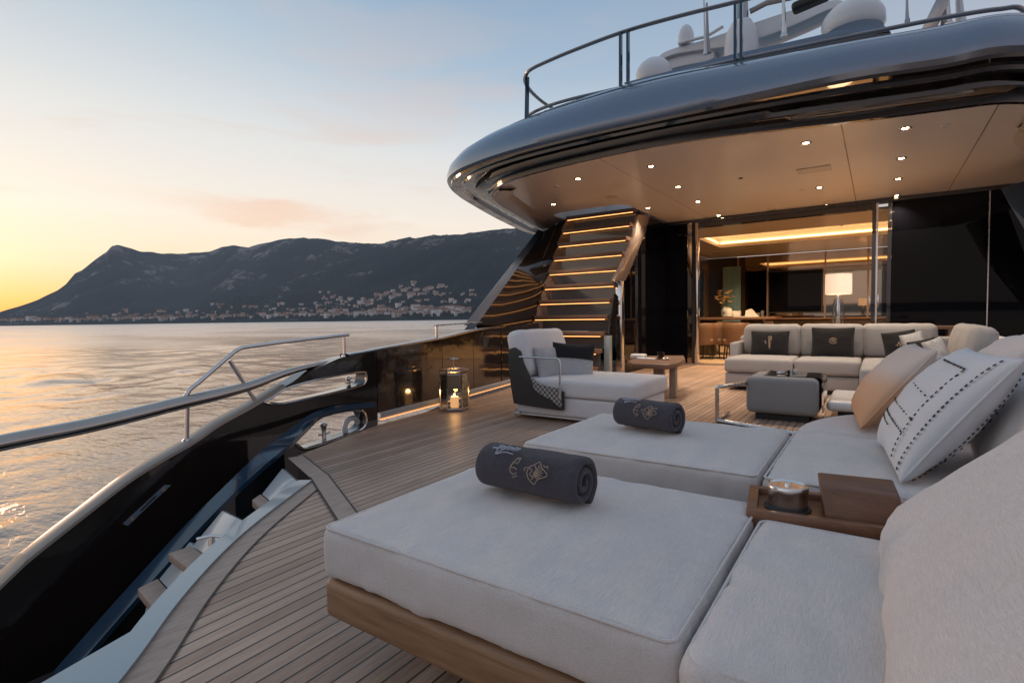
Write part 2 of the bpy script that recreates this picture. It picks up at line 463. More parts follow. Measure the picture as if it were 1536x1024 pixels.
SUN_AZ = radians(-86.0)      # measured from +Y towards +X: the glow is just beyond the left edge
SUN_EL = radians(3.0)
sun_dir = Vector((sin(SUN_AZ)*cos(SUN_EL), cos(SUN_AZ)*cos(SUN_EL), sin(SUN_EL)))
world = D.worlds.new('World'); SC.world = world; world.use_nodes = True
nt = world.node_tree; bg = nt.nodes['Background']
sky = nt.nodes.new('ShaderNodeTexSky'); sky.sky_type = 'NISHITA'; sky.sun_disc = False
sky.sun_elevation = SUN_EL; sky.sun_rotation = SUN_AZ; sky.air_density = 1.0; sky.dust_density = 1.5; sky.ozone_density = 2.0
tc = nt.nodes.new('ShaderNodeTexCoord'); sp = nt.nodes.new('ShaderNodeSeparateXYZ')
vn = nt.nodes.new('ShaderNodeVectorMath'); vn.operation = 'NORMALIZE'; L(nt, tc.outputs['Generated'], vn.inputs[0]); L(nt, vn.outputs[0], sp.inputs[0])
el = mathn(nt, 'MAXIMUM', sp.outputs[2], 0.0)
# azimuth closeness to the sun, 1 at the sun's azimuth, 0 opposite
dt = nt.nodes.new('ShaderNodeVectorMath'); dt.operation = 'DOT_PRODUCT'; L(nt, vn.outputs[0], dt.inputs[0])
dt.inputs[1].default_value = (sin(SUN_AZ), cos(SUN_AZ), 0)
az = mathn(nt, 'MULTIPLY_ADD', dt.outputs['Value'], 0.5, 0.5)
near = ramp(nt, el, [(0.0, (0.86, 0.34, 0.105)), (0.035, (1.0, 0.56, 0.22)), (0.09, (0.99, 0.81, 0.57)), (0.17, (0.99, 0.89, 0.77)), (0.30, (0.82, 0.82, 0.80)), (0.46, (0.51, 0.61, 0.70)), (0.70, (0.30, 0.43, 0.57)), (1.0, (0.20, 0.31, 0.47))])
mid = ramp(nt, el, [(0.0, (0.92, 0.68, 0.54)), (0.08, (0.98, 0.78, 0.64)), (0.17, (0.98, 0.87, 0.77)), (0.28, (0.78, 0.79, 0.80)), (0.40, (0.42, 0.55, 0.69)), (0.55, (0.25, 0.39, 0.56)), (1.0, (0.30, 0.38, 0.50))])
far = ramp(nt, el, [(0.0, (0.46, 0.40, 0.44)), (0.12, (0.56, 0.49, 0.53)), (0.25, (0.52, 0.50, 0.57)), (0.45, (0.40, 0.43, 0.52)), (1.0, (0.30, 0.38, 0.50))])
c = mixc(nt, ramp(nt, az, [(0.30, 0.0), (0.78, 1.0)]), far, mid)
c = mixc(nt, ramp(nt, az, [(0.76, 0.0), (0.99, 1.0)], 'EASE'), c, near)
# thin high cloud, stretched along the horizon
mp = nt.nodes.new('ShaderNodeMapping'); mp.inputs['Scale'].default_value = (1.3, 1.3, 7.0); mp.inputs['Location'].default_value = (0.35, 0.1, 0.0)
L(nt, vn.outputs[0], mp.inputs[0])
cl = noisen(nt, mp.outputs[0], 1.6, 7, 0.55, 0.5)
clm = ramp(nt, cl, [(0.50, 0.0), (0.68, 1.0)], 'EASE')
band = ramp(nt, el, [(0.03, 0.0), (0.15, 1.0), (0.30, 0.8), (0.5, 0.25)])
c = mixc(nt, mathn(nt, 'MULTIPLY', mathn(nt, 'MULTIPLY', clm, band), 0.45), c, (0.80, 0.57, 0.47))
# one peach streak over the bay, like the one in the photograph
sd = (ray(405, 318)).normalized(); tx = Vector((-sd.y, sd.x, 0)).normalized(); ty = sd.cross(tx)
def dotn(vec):
    n_ = nt.nodes.new('ShaderNodeVectorMath'); n_.operation = 'DOT_PRODUCT'; L(nt, vn.outputs[0], n_.inputs[0]); n_.inputs[1].default_value = tuple(vec); return n_.outputs['Value']
a_, b_ = dotn(tx), dotn(ty)
wob = mathn(nt, 'MULTIPLY', mathn(nt, 'SUBTRACT', noisen(nt, mp.outputs[0], 5.0, 5, 0.6), 0.5), 0.10)
bb = mathn(nt, 'ADD', mathn(nt, 'ADD', b_, mathn(nt, 'MULTIPLY', a_, -0.10)), wob)
e_ = mathn(nt, 'ADD', mathn(nt, 'POWER', mathn(nt, 'ABSOLUTE', mathn(nt, 'DIVIDE', a_, 0.13)), 2.0), mathn(nt, 'POWER', mathn(nt, 'ABSOLUTE', mathn(nt, 'DIVIDE', bb, 0.017)), 2.0))
g_ = mathn(nt, 'MULTIPLY', mathn(nt, 'EXPONENT', mathn(nt, 'MULTIPLY', e_, -1.0)), mathn(nt, 'GREATER_THAN', dotn(sd), 0.0))
c = mixc(nt, mathn(nt, 'MULTIPLY', g_, 0.50), c, (0.93, 0.55, 0.37))
sv = nt.nodes.new('ShaderNodeVectorMath'); sv.operation = 'SCALE'; L(nt, sky.outputs[0], sv.inputs[0]); sv.inputs['Scale'].default_value = 0.02
ad = nt.nodes.new('ShaderNodeVectorMath'); ad.operation = 'ADD'
s2 = nt.nodes.new('ShaderNodeVectorMath'); s2.operation = 'SCALE'; L(nt, c, s2.inputs[0]); s2.inputs['Scale'].default_value = 0.93
L(nt, s2.outputs[0], ad.inputs[0]); L(nt, sv.outputs[0], ad.inputs[1])
L(nt, ad.outputs[0], bg.inputs['Color']); bg.inputs['Strength'].default_value = 1.0

sl = D.lights.new('sun', 'SUN'); sl.energy = 0.55; sl.angle = radians(9); sl.color = (1.0, 0.62, 0.42)
so = D.objects.new('sun', sl); COL.objects.link(so)
so.rotation_euler = sun_dir.to_track_quat('Z', 'Y').to_euler()

# ================================================================== sea
SEA = -2.7
def sea_mat():
    m, nt, b = newmat('sea_water')
    tc = nt.nodes.new('ShaderNodeTexCoord')
    geo = nt.nodes.new('ShaderNodeNewGeometry')
    ln = nt.nodes.new('ShaderNodeVectorMath'); ln.operation = 'LENGTH'; L(nt, geo.outputs['Position'], ln.inputs[0])
    d = ln.outputs['Value']
    mp = nt.nodes.new('ShaderNodeMapping'); mp.inputs['Scale'].default_value = (0.8, 1.7, 1); mp.inputs['Rotation'].default_value = (0, 0, radians(30)); L(nt, tc.outputs['Object'], mp.inputs[0])
    n1 = noisen(nt, mp.outputs[0], 3.6, 5, 0.55, 0.3); n2 = noisen(nt, mp.outputs[0], 0.35, 4, 0.5, 0.4); n3 = noisen(nt, mp.outputs[0], 0.02, 4, 0.5)
    near = mathn(nt, 'DIVIDE', 14.0, mathn(nt, 'ADD', d, 14.0))
    farw = mathn(nt, 'DIVIDE', 120.0, mathn(nt, 'ADD', d, 120.0))
    h = mathn(nt, 'ADD', mathn(nt, 'MULTIPLY', mathn(nt, 'MULTIPLY', n1, near), 0.10), mathn(nt, 'MULTIPLY', mathn(nt, 'MULTIPLY', n2, farw), 0.34))
    b.inputs['Base Color'].default_value = (0.012, 0.028, 0.045, 1)
    patch = ramp(nt, n3, [(0.42, 0.05), (0.6, 0.17)])
    r = mathn(nt, 'ADD', mathn(nt, 'MULTIPLY', mathn(nt, 'ADD', patch, 0.28), mathn(nt, 'SUBTRACT', 1.0, farw)), 0.025)
    
    bn = nt.nodes.new('ShaderNodeBump'); bn.inputs['Strength'].default_value = 1.0; bn.inputs['Distance'].default_value = 0.6
    L(nt, h, bn.inputs['Height'])
    out = nt.nodes['Material Output']; nt.nodes.remove(b)
    df = N(nt, 'ShaderNodeBsdfDiffuse'); df.inputs[0].default_value = (0.020, 0.045, 0.070, 1)
    gl = N(nt, 'ShaderNodeBsdfGlossy'); gl.inputs[0].default_value = (1.0, 0.86, 0.76, 1)  # peach tint paints the sunset's warm reflection into the gloss colour
    L(nt, r, gl.inputs['Roughness']); L(nt, bn.outputs[0], gl.inputs['Normal'])
    fr = N(nt, 'ShaderNodeFresnel'); fr.inputs[0].default_value = 1.45; L(nt, bn.outputs[0], fr.inputs['Normal'])
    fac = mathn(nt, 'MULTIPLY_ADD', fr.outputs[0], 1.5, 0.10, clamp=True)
    mx = N(nt, 'ShaderNodeMixShader'); L(nt, fac, mx.inputs[0]); L(nt, df.outputs[0], mx.inputs[1]); L(nt, gl.outputs[0], mx.inputs[2])
    L(nt, mx.outputs[0], out.inputs[0])
    return m
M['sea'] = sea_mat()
def make_sea():
    a0, a1, na = radians(-88), radians(8), 560      # azimuth from +Y, the part in view is finer
    nr = 420; r0, r1 = 3.2, 900.0
    az = np.linspace(a0, a1, na); rr = r0*(r1/r0)**(np.linspace(0, 1, nr))
    A, Rr = np.meshgrid(az, rr)
    X = Rr*np.sin(A); Y = Rr*np.cos(A); Z = np.zeros_like(X)
    cell = np.maximum(Rr*np.log(r1/r0)/nr, Rr*(a1-a0)/na)
    rng = np.random.RandomState(3)
    for i in range(64):
        lam = 0.55*(16/0.55)**(i/63)
        th = radians(28)+rng.normal(0, 0.55); k = 2*pi/lam
        amp = 0.0056*lam**0.90*min(1, 4.0/lam)**1.3*(1 if lam > 1.2 else 0.9)
        w = np.clip((lam/cell-2.5)/3, 0, 1)
        ph = k*(X*cos(th)+Y*sin(th))+rng.uniform(0, 2*pi)
        Z += amp*w*(np.sin(ph)+0.22*np.sin(2*ph+pi/2))
    grp = 0.65+0.5*np.sin(X*0.11+0.5)*np.sin(Y*0.083+1.1)
    Z = Z*grp
    Z[-1, :] = 0; Z[:, 0] = 0; Z[:, -1] = 0; Z[0, :] = 0
    vs = np.stack([X, Y, Z+SEA], -1).reshape(-1, 3)
    idx = np.arange(nr*na).reshape(nr, na)
    q = np.stack([idx[:-1, :-1], idx[:-1, 1:], idx[1:, 1:], idx[1:, :-1]], -1).reshape(-1, 4)
    v = vs.tolist(); f = q.tolist()
    # the rest of the sea: outer ring to the horizon and the sector behind
    def ring(ra, rb, b0, b1, n):
        o = len(v)
        for k in range(n+1):
            t = b0+(b1-b0)*k/n
            v.append([ra*sin(t), ra*cos(t), SEA]); v.append([rb*sin(t), rb*cos(t), SEA])
        for k in range(n): f.append([o+2*k, o+2*k+2, o+2*k+3, o+2*k+1])
    ring(r1, 30000, a0, a1, 60); ring(r0, 30000, a1, a0+2*pi, 120); ring(0.01, r0, 0, 2*pi, 24)
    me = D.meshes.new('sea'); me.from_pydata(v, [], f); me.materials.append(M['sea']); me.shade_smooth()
    bm = bmesh.new(); bm.from_mesh(me); bmesh.ops.recalc_face_normals(bm, faces=bm.faces)
    for fc in bm.faces:
        if fc.normal.z < 0: fc.normal_flip()
    bm.to_mesh(me); bm.free()
    o = D.objects.new('sea', me); COL.objects.link(o); struct(o)
make_sea()

# ================================================================== hills
SIL = [(-3000, 478), (-1500, 470), (-600, 478), (-200, 484), (-60, 480), (0, 467), (12, 463), (30, 458), (60, 448), (90, 434), (103, 425), (118, 408), (128, 404), (150, 387), (166, 377), (174, 368), (183, 366), (196, 369), (215, 375), (250, 380),
       (284, 382), (320, 377), (342, 369), (356, 367), (378, 370), (405, 363), (430, 358), (460, 355), (490, 358), (530, 363), (570, 367), (600, 364), (640, 358), (700, 350), (740, 344), (775, 342), (820, 346), (880, 352), (1000, 366), (1200, 400), (1500, 430), (2500, 466), (6000, 474)]
def lerp_tab(tab, x):
    if x <= tab[0][0]: return tab[0][1]
    for (a, b), (c_, d_) in zip(tab, tab[1:]):
        if x <= c_: return b+(d_-b)*(x-a)/(c_-a)
    return tab[-1][1]
SHORE = [(-3000, 2600), (-200, 2600), (0, 2100), (200, 1750), (400, 1350), (600, 1020), (800, 880), (1500, 800), (6000, 900)]
RIDGE = [(-3000, 3400), (-200, 3400), (0, 2500), (120, 2450), (180, 2600), (280, 2900), (350, 2700), (460, 2500), (700, 1900), (800, 1750), (1500, 1600), (6000, 1600)]
def px_az(px):   # azimuth (from +Y towards +X) of a picture column at the horizon
    return atan((px-W/2)/F)-YAW
def elev(px, py):
    d = ray(px, py); return d.z/sqrt(d.x**2+d.y**2)
def relief(x, y):
    wx = noise.noise(Vector((x*0.0015, y*0.0015, 9)))*260
    return noise.ridged_multi_fractal(Vector(((x+wx)*0.0032, (y+wx)*0.0032, 4.3)), 0.85, 2.15, 6, 1.0, 2.0)-1.25+0.35*noise.noise(Vector((x*0.03, y*0.03, 2)))
def terrain(px, d):
    d0, d1 = lerp_tab(SHORE, px), lerp_tab(RIDGE, px)
    hr = max(10, elev(px, lerp_tab(SIL, px))*d1)
    az = px_az(px); x, y = d*sin(az), d*cos(az)
    t = (d-d0)/(d1-d0)
    if t < 0: return -6+(-20*t if False else 0)
    n = noise.fractal(Vector((x*0.0016, y*0.0016, 1.3)), 1.0, 2.1, 6)
    rid = relief(x, y)
    if t <= 1:
        s = t**1.25*(1-0.25*t)/0.75
        prof = hr*(0.12*t+0.88*(0.45*s+0.55*t*t*(3-2*t)))
        lump = (n*0.16+rid*0.085)*hr*4*t*(1-t)*min(1, t*5)
        top = hr*0.016*noise.noise(Vector((x*0.02, y*0.02, 0)))*t
        return max(1.0+14*min(1, t*12)*0.3, prof+lump+top) + SEA
    return hr*(1-(t-1)*0.9)+hr*0.016*noise.noise(Vector((x*0.02, y*0.02, 0)))+SEA
def hill_mat():
    m, nt, b = newmat('wooded_hillside')
    geo = nt.nodes.new('ShaderNodeNewGeometry'); sp = nt.nodes.new('ShaderNodeSeparateXYZ'); L(nt, geo.outputs['Position'], sp.inputs[0])
    P = geo.outputs['Position']
    n1 = noisen(nt, P, 0.006, 8, 0.62, 0.5); n2 = noisen(nt, P, 0.05, 5, 0.6); n3 = noisen(nt, P, 0.0022, 4)
    wood_ = mixc(nt, n2, (0.026, 0.042, 0.046), (0.13, 0.15, 0.13))
    rock = mixc(nt, n2, (0.26, 0.22, 0.22), (0.62, 0.52, 0.49))
    n4 = noisen(nt, P, 0.22, 3, 0.7)
    wood_ = mixc(nt, ramp(nt, n4, [(0.38, 0.0), (0.62, 1.0)]), mixc(nt, 0.55, wood_, (0.0, 0.006, 0.01)), wood_)
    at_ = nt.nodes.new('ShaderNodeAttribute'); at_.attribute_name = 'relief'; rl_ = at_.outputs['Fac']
    wood_ = mixc(nt, ramp(nt, mathn(nt, 'MULTIPLY_ADD', rl_, 0.5, 0.5), [(0.15, 0.0), (0.75, 1.0)]), (0.008, 0.018, 0.024), wood_)  # relief shading painted into the colour: gullies darkened here, ridges paler below
    k = mathn(nt, 'ADD', mathn(nt, 'MULTIPLY', n1, 0.55), mathn(nt, 'MULTIPLY', sp.outputs[2], 0.00022))
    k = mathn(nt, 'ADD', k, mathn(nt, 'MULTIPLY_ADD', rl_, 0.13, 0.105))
    k = mathn(nt, 'ADD', k, mathn(nt, 'MULTIPLY', mathn(nt, 'SUBTRACT', n2, 0.5), 0.25))
    c = mixc(nt, ramp(nt, k, [(0.475, 0.0), (0.545, 0.85)]), wood_, rock)
    # distance haze of the evening air
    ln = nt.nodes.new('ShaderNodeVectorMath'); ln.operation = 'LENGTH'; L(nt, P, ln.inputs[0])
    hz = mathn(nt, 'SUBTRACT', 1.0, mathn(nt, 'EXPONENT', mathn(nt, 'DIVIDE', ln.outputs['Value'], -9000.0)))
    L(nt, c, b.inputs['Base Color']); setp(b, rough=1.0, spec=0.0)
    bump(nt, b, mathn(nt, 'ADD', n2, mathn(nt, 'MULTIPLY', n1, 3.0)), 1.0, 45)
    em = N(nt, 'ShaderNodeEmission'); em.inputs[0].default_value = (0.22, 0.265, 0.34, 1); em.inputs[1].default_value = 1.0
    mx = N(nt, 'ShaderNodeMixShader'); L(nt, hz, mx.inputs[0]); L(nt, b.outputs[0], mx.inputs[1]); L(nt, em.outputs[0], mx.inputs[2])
    L(nt, mx.outputs[0], nt.nodes['Material Output'].inputs[0])
    return m
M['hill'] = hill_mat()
def make_hills():
    na, nd = 620, 90
    rows = []; rel = []
    for i in range(na):
        az = px_az(-60)+(px_az(1500)-px_az(-60))*i/(na-1)
        px = W/2+F*tan(az+YAW)
        d0, d1 = lerp_tab(SHORE, px), lerp_tab(RIDGE, px)
        row = []
        for j in range(nd):
            t = -0.03+1.33*j/(nd-1); d = d0+(d1-d0)*t
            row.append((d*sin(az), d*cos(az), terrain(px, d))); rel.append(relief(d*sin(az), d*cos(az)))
        rows.append(row)
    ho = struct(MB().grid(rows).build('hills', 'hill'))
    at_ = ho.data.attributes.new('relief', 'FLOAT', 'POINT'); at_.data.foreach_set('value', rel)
    # low distant coast to the far left and around the rest of the bay
    rows = []
    for i in range(240):
        az = px_az(-60)+0.05-(2*pi-1.55)*i/239
        base = 6000 if i < 70 else 3200
        hh = (70 if i < 30 else 55+75*abs(noise.noise(Vector((i*0.05, 0, 0)))))*(1+0.35*noise.noise(Vector((i*0.17, 3, 0))))*base/3200*0.7
        if i < 22: hh *= 0.75
        rows.append([(d*sin(az), d*cos(az), z+SEA) for d, z in ((base, -3), (base*1.02, hh*0.3), (base*1.1, hh*0.8), (base*1.2, hh), (base*1.4, -5))])
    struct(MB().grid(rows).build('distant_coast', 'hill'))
make_hills()

# ------------------------------------------------------------------ town on the shore
def find(px, py):
    e = elev(px, py); d0, d1 = lerp_tab(SHORE, px), lerp_tab(RIDGE, px)
    for k in range(160):
        d = d0+(d1-d0)*(0.004+k/160*0.95)
        z = terrain(px, d)
        if (z-EYE)/d >= e: return d, z
    return None
WALLC = [(0.62, 0.52, 0.47), (0.72, 0.66, 0.62), (0.58, 0.46, 0.41), (0.78, 0.75, 0.73), (0.60, 0.54, 0.50)]
walls = [simple('house_plaster', c_, 0.85, nscale=0.3, var=0.15) for c_ in WALLC]
roofm = simple('terracotta_roof', (0.26, 0.13, 0.09), 0.85, nscale=0.4, var=0.25)
winm = simple('dark_windows', (0.04, 0.045, 0.055), 0.3)
def house_mesh(w, d, h, wm, flat=False, seed=0):
    rnd = random.Random(seed)
    vs, fs, mi = [], [], []
    def box(lo, hi, m_):
        b_ = MB().box(lo, hi); o = len(vs); vs.extend(b_.v); fs.extend([tuple(i+o for i in f) for f in b_.f]); mi.extend([m_]*6)
    box((-w/2, -d/2, -6), (w/2, d/2, h), 0)
    o = len(vs); rh = 1.6; e = 0.5
    vs.extend([(-w/2-e, -d/2-e, h), (w/2+e, -d/2-e, h), (w/2+e, d/2+e, h), (-w/2-e, d/2+e, h), (-w/2+d/3, 0, h+rh), (w/2-d/3, 0, h+rh)])
    fs.extend([(o, o+1, o+5, o+4), (o+1, o+2, o+5), (o+2, o+3, o+4, o+5), (o+3, o, o+4)]); mi.extend([1]*4)
    fl = int(h//3); nw = max(2, int(w//3.2))
    for s in (-1,):
        for i in range(fl):
            for j in range(nw):
                x = -w/2+(j+0.5)*w/nw; z = h-2.4-i*3.0
                if rnd.random() < 0.12: continue
                box((x-0.6, s*(d/2+0.08), z), (x+0.6, s*(d/2-0.2), z+1.6), 2)
    me = D.meshes.new('house'); me.from_pydata(vs, [], fs)
    me.materials.append(wm); me.materials.append(roofm); me.materials.append(winm)
    me.polygons.foreach_set('material_index', mi)
    return me
HM = [house_mesh(w, d, h, walls[i % 5], seed=i) for i, (w, d, h) in enumerate([(11, 8, 6), (14, 9, 9), (9, 8, 7), (18, 10, 12), (13, 9, 7), (22, 11, 10), (10, 9, 8), (16, 10, 9)])]
LAB = {'shore': ('pale low building with a tiled roof in the row along the distant shore', 'buildings along the far waterfront'),
       'slope': ('small pale house among trees on the slope above the distant waterfront', 'houses on the lower slopes of the bay'),
       'village': ('small stone house in the cluster climbing the distant wooded hill', 'houses of the hillside village')}
def put_house(px, py, kind, sc=1.0):
    r = find(px, py)
    if r is None: return
    d, z = r; az = px_az(px)
    o = D.objects.new('house', random.choice(HM if kind != 'shore' else [HM[1], HM[3], HM[5], HM[7]])); COL.objects.link(o)
    o.location = (d*sin(az), d*cos(az), z-0.5); s = sc*random.uniform(0.55, 0.95)
    o.rotation_euler = (0, 0, -az+random.uniform(-0.6, 0.6)); o.scale = (s, s, s*random.uniform(0.8, 1.1))
    tag(o, LAB[kind][0], 'house', LAB[kind][1])
rh = random.Random(11)
def hrow(n, x0, x1, y0, y1, kind, sc=1.0, pw=1.0):
    for k in range(n):
        px = x0+(x1-x0)*(k+rh.random())/n
        fy = rh.random()**pw
        put_house(px, lerp_tab(y0, px)+(lerp_tab(y1, px)-lerp_tab(y0, px))*fy, kind, sc)
shoreline = [(0, 485), (700, 475)]
up = lambda dy: [(0, 485-dy), (700, 475-dy)]
hrow(62, 250, 705, up(1.5), up(6), 'shore', 1.15)
hrow(26, 480, 705, up(2), up(10), 'shore', 1.15)
hrow(36, 5, 270, up(1), up(4), 'shore', 1.35)
hrow(26, 130, 330, up(5), up(14), 'slope', 0.9)
hrow(34, 320, 480, up(5), up(24), 'slope', 0.85, 1.3)
hrow(36, 480, 640, up(9), up(30), 'slope', 0.85, 1.2)
hrow(22, 640, 715, up(8), up(38), 'slope', 0.85)
hrow(40, 540, 672, [(540, 460), (600, 446), (672, 442)], [(540, 452), (620, 424), (668, 430)], 'village', 0.95)
hrow(12, 482, 530, [(482, 452), (530, 455)], [(482, 438), (530, 444)], 'village', 0.85)
# dark tree belts between the houses: a mass nobody could count
def tree_mass():
    b_ = MB(); rt = random.Random(5)
    ico = []
    bm = bmesh.new(); bmesh.ops.create_icosphere(bm, subdivisions=1, radius=1); iv = [tuple(v.co) for v in bm.verts]; fi = [tuple(v.index for v in f.verts) for f in bm.faces]; bm.free()
    for k in range(2600):
        px = rt.uniform(-20, 720); dy = rt.random()**1.6*34
        base = 485-px/70
        if px < 320: dy *= 0.45
        r = find(px, base-1-dy)
        if r is None: continue
        d, z = r; az = px_az(px); s = rt.uniform(2.0, 4.5)
        vs = [(d*sin(az)+x*s*(1+rt.uniform(-.2, .2)), d*cos(az)+y*s*(1+rt.uniform(-.2, .2)), z+s*0.5+zz*s*0.8*(1+rt.uniform(-.25, .25))) for x, y, zz in iv]
        b_.add(vs, fi)
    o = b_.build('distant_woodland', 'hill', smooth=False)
    o['kind'] = 'stuff'; tag(o, 'dark trees massed between the houses along the far shore', 'trees')
tree_mass()
# ================================================================== the yacht: deck
def ribbon(name, left, right, z, mat, parent=None, n=6, **kw):
    a = catmull([Vector((p[0], p[1], 0)) for p in left], n); b = catmull([Vector((p[0], p[1], 0)) for p in right], n)
    rows = [[(p.x, p.y, z) for p in a], [(p.x, p.y, z) for p in b]]
    return MB().grid(rows).build(name, mat, parent, smooth=False, **kw)
co_in = [PZ(*p) for p in [(468, 723), (367, 801), (276, 897), (200, 1003)]]
mg_px = [PZ(*p) for p in [(474, 729), (426, 763), (385, 804), (344, 853), (309, 899), (268, 959), (232, 1010)]]
co_out = [PZ(*p) for p in [(448, 726), (385, 773), (315, 839), (268, 884), (243, 919)]]
tail = [(-1.50, 0.28), (-1.10, -0.10), (-0.4, -0.6), (0.8, -1.1), (3.6, -1.6)]
def offset2(pts, d):
    out = []
    for i, p in enumerate(pts):
        a_, c_ = pts[max(0, i-1)], pts[min(len(pts)-1, i+1)]
        t = Vector((c_[0]-a_[0], c_[1]-a_[1])).normalized(); out.append((p[0]-t.y*d, p[1]+t.x*d))
    return out
def sm2(pts, k=4, n=14):
    c_ = catmull([(p[0], p[1], 0) for p in pts], n)
    for _ in range(k*4): c_ = [c_[0]]+[(c_[i-1]+c_[i]*2+c_[i+1])/4 for i in range(1, len(c_)-1)]+[c_[-1]]
    return [(p.x, p.y) for p in c_]
co_in2 = sm2([(p.x, p.y) for p in co_in]+tail)
mg_in2 = offset2(co_in2, 0.095)
co_o2 = offset2(co_in2, -0.085)
bul = [PZ(447, 683), PZ(567, 637), PZ(660, 612), PZ(755, 585)]
bul_pts = [(p.x, p.y) for p in bul]+[(-4.98, 8.3), (-5.5, 11.76)]
outline = list(reversed(co_in2))+bul_pts+[(3.6, 11.76)]
v, f = fill([outline], 0.0)
struct(MB().add(v, f).build('deck', 'deck', smooth=False))
trim = empty('deck_margin_trim', (-2.6, 1.5, 0), 'pale teak margin boards edging the curved side of the deck', 'deck trim')
ribbon('margin_board', co_in2, mg_in2, 0.004, 'teak_margin', trim, 1)
off = offset2
ribbon('caulk_line', mg_in2, off(mg_in2, 0.009), 0.005, 'seam', trim, 1)
k0, k1, k2 = PZ(443, 686), PZ(480, 717), PZ(534, 795)
dk = (k1-k0).normalized(); nk = Vector((-dk.y, dk.x, 0)); dk2 = (k2-k1).normalized(); nk2 = Vector((-dk2.y, dk2.x, 0))
def board(a_, b_, w, z=0.008, caulk=True):
    d_ = (b_-a_).normalized(); n_ = Vector((-d_.y, d_.x, 0))
    ribbon('king_plank', [a_-n_*w, b_-n_*w], [a_+n_*w, b_+n_*w], z, 'teak_margin', trim, 1)
    for s_ in ((-1, 1) if caulk else (1,)):
        ribbon('caulk_line', [a_+n_*w*s_, b_+n_*w*s_], [a_+n_*(w+0.010)*s_, b_+n_*(w+0.010)*s_], z+0.001, 'seam', trim, 1)
board(k0, k1+(k1-k0)*0.02, 0.055, 0.008, False)
board(k1-(k2-k1)*0.03, k2+(k2-k1)*0.75, 0.052, 0.0105)

# ---- stairwell coaming, side plate, steps down to the stern
well = empty('stern_stairwell', (-2.6, 1.2, 0), 'blue grey edged stairwell with pale raked steps going down beside the curved deck', 'stairwell')
kk = [i for i, p in enumerate(co_in2) if p[1] > 0.3]; ia = [Vector((*co_in2[i], 0)) for i in kk]; ib = [Vector((*co_o2[i], 0)) for i in kk]
MB().grid([[(p.x, p.y, 0.002) for p in ia], [(p.x, p.y, 0.016) for p in ia], [(p.x, p.y, 0.016) for p in ib], [(p.x-0.003, p.y-0.003, -0.03) for p in ib], [(p.x, p.y, -1.6) for p in ib]]).build('coaming', 'coaming', well)
pl = [PZ(240, 921, 0.012)]+[Vector((p[0]-0.012, p[1], 0.012)) for p in co_in2[::3] if -0.5 < p[1] < 0.86]+[Vector((-0.65, -0.6, 0.012)), Vector((-2.6, -0.6, 0.012)), PZ(40, 1036, 0.012)]
MB().solid(pl, (0, 0, -0.09)).build('side_plate', 'coaming', well)
# raked steps: top edge / bottom edge of each riser
def step(tl, tr, br, bl, z0, z1, tread=True, name='step'):
    T1, T2, B2, B1 = PZ(*tl, z0), PZ(*tr, z0), PZ(*br, z1), PZ(*bl, z1)
    ext = (T2-T1).normalized()*0.25
    T2, B2 = T2+ext, B2+ext
    r = MB().solid([T1, T2, B2, B1], (0.0, 0.035, -0.02)).build(name, 'coam_step', well, bevel=0.006)
    d = (B1-T1); d.z = 0; d.normalize()
    if tread:
        b0, b1_ = B1-(B2-B1).normalized()*0.02, B2
        MB().solid([b0+Vector((0, 0, 0.0)), b1_, b1_+d*0.12, b0+d*0.12], (0, 0, -0.05)).build('tread', 'teak_margin', r if False else well, bevel=0.008)
M['coam_step'] = simple('pale_step_paint', (0.50, 0.53, 0.54), 0.2, 0.0, var=0.05, coat=0.5, coatr=0.05)
step((423, 702), (450, 726), (412, 752), (392, 741), -0.02, -0.10)
step((333, 765), (372, 785), (316, 838), (288, 819), -0.10, -0.26)
step((284, 812), (330, 850), (268, 900), (238, 868), -0.27, -0.40)
step((226, 880), (262, 905), (240, 935), (215, 925), -0.44, -0.54)
cp = PZ(318, 812, -0.17)
MB().tube([cp+Vector((-0.06, -0.05, 0.02)), cp+Vector((0, 0, 0.035)), cp+Vector((0.06, 0.05, 0.02))], 0.009, 8).lathe([(0.02, -0.02), (0.014, 0.03)], tuple(cp), 12).build('cleat', 'chrome', well)
MB().solid([(-3.8, 2.45, -0.9), (-1.9, 1.2, -0.9), (-1.9, -0.6, -0.9), (-3.8, -0.6, -0.9)], (0, 0, -0.05)).build('well_floor', 'gloss_black', well)
MB().solid([(-3.8, 2.50, 0.0), (-3.15, 2.17, -0.002), (-3.15, 2.17, -1.6), (-3.8, 2.50, -1.6)], (-0.02, 0.03, 0)).build('well_end_panel', 'blue_gloss', well)
# the glossy stringer cap that runs down between stairwell and bulwark
SX = [(562, 603, -4.15), (545, 604, -4.15), (505, 609, -4.14), (474, 620, -4.10), (448, 641, -3.98), (415, 668, -3.80), (378, 700, -3.72), (300, 776, -3.72), (200, 885, -3.72), (90, 1010, -3.72), (40, 1070, -3.72)]
cl_ = catmull([PX(a_, b_, x_) for a_, b_, x_ in SX], 5)
g1, g2, g3, g4 = [], [], [], []
for i, p in enumerate(cl_):
    t = (cl_[min(i+1, len(cl_)-1)]-cl_[max(i-1, 0)]); n_ = Vector((t.y, -t.x, 0)).normalized()
    if n_.x < 0: n_ = -n_
    w_ = 0.075 if i > 24 else 0.022+0.053*(i/24)**2
    g1.append(p-n_*w_); g2.append(p+n_*w_+Vector((0, 0, -0.012))); g3.append(p+n_*w_+Vector((0, 0, -0.05))); g4.append(p+n_*w_+Vector((0, 0, -1.2)))
g0 = [p+Vector((0, 0, -0.05)) for p in g1]
MB().grid([g0, g1, g2, g3]).build('stringer_cap', 'blue_gloss', well)
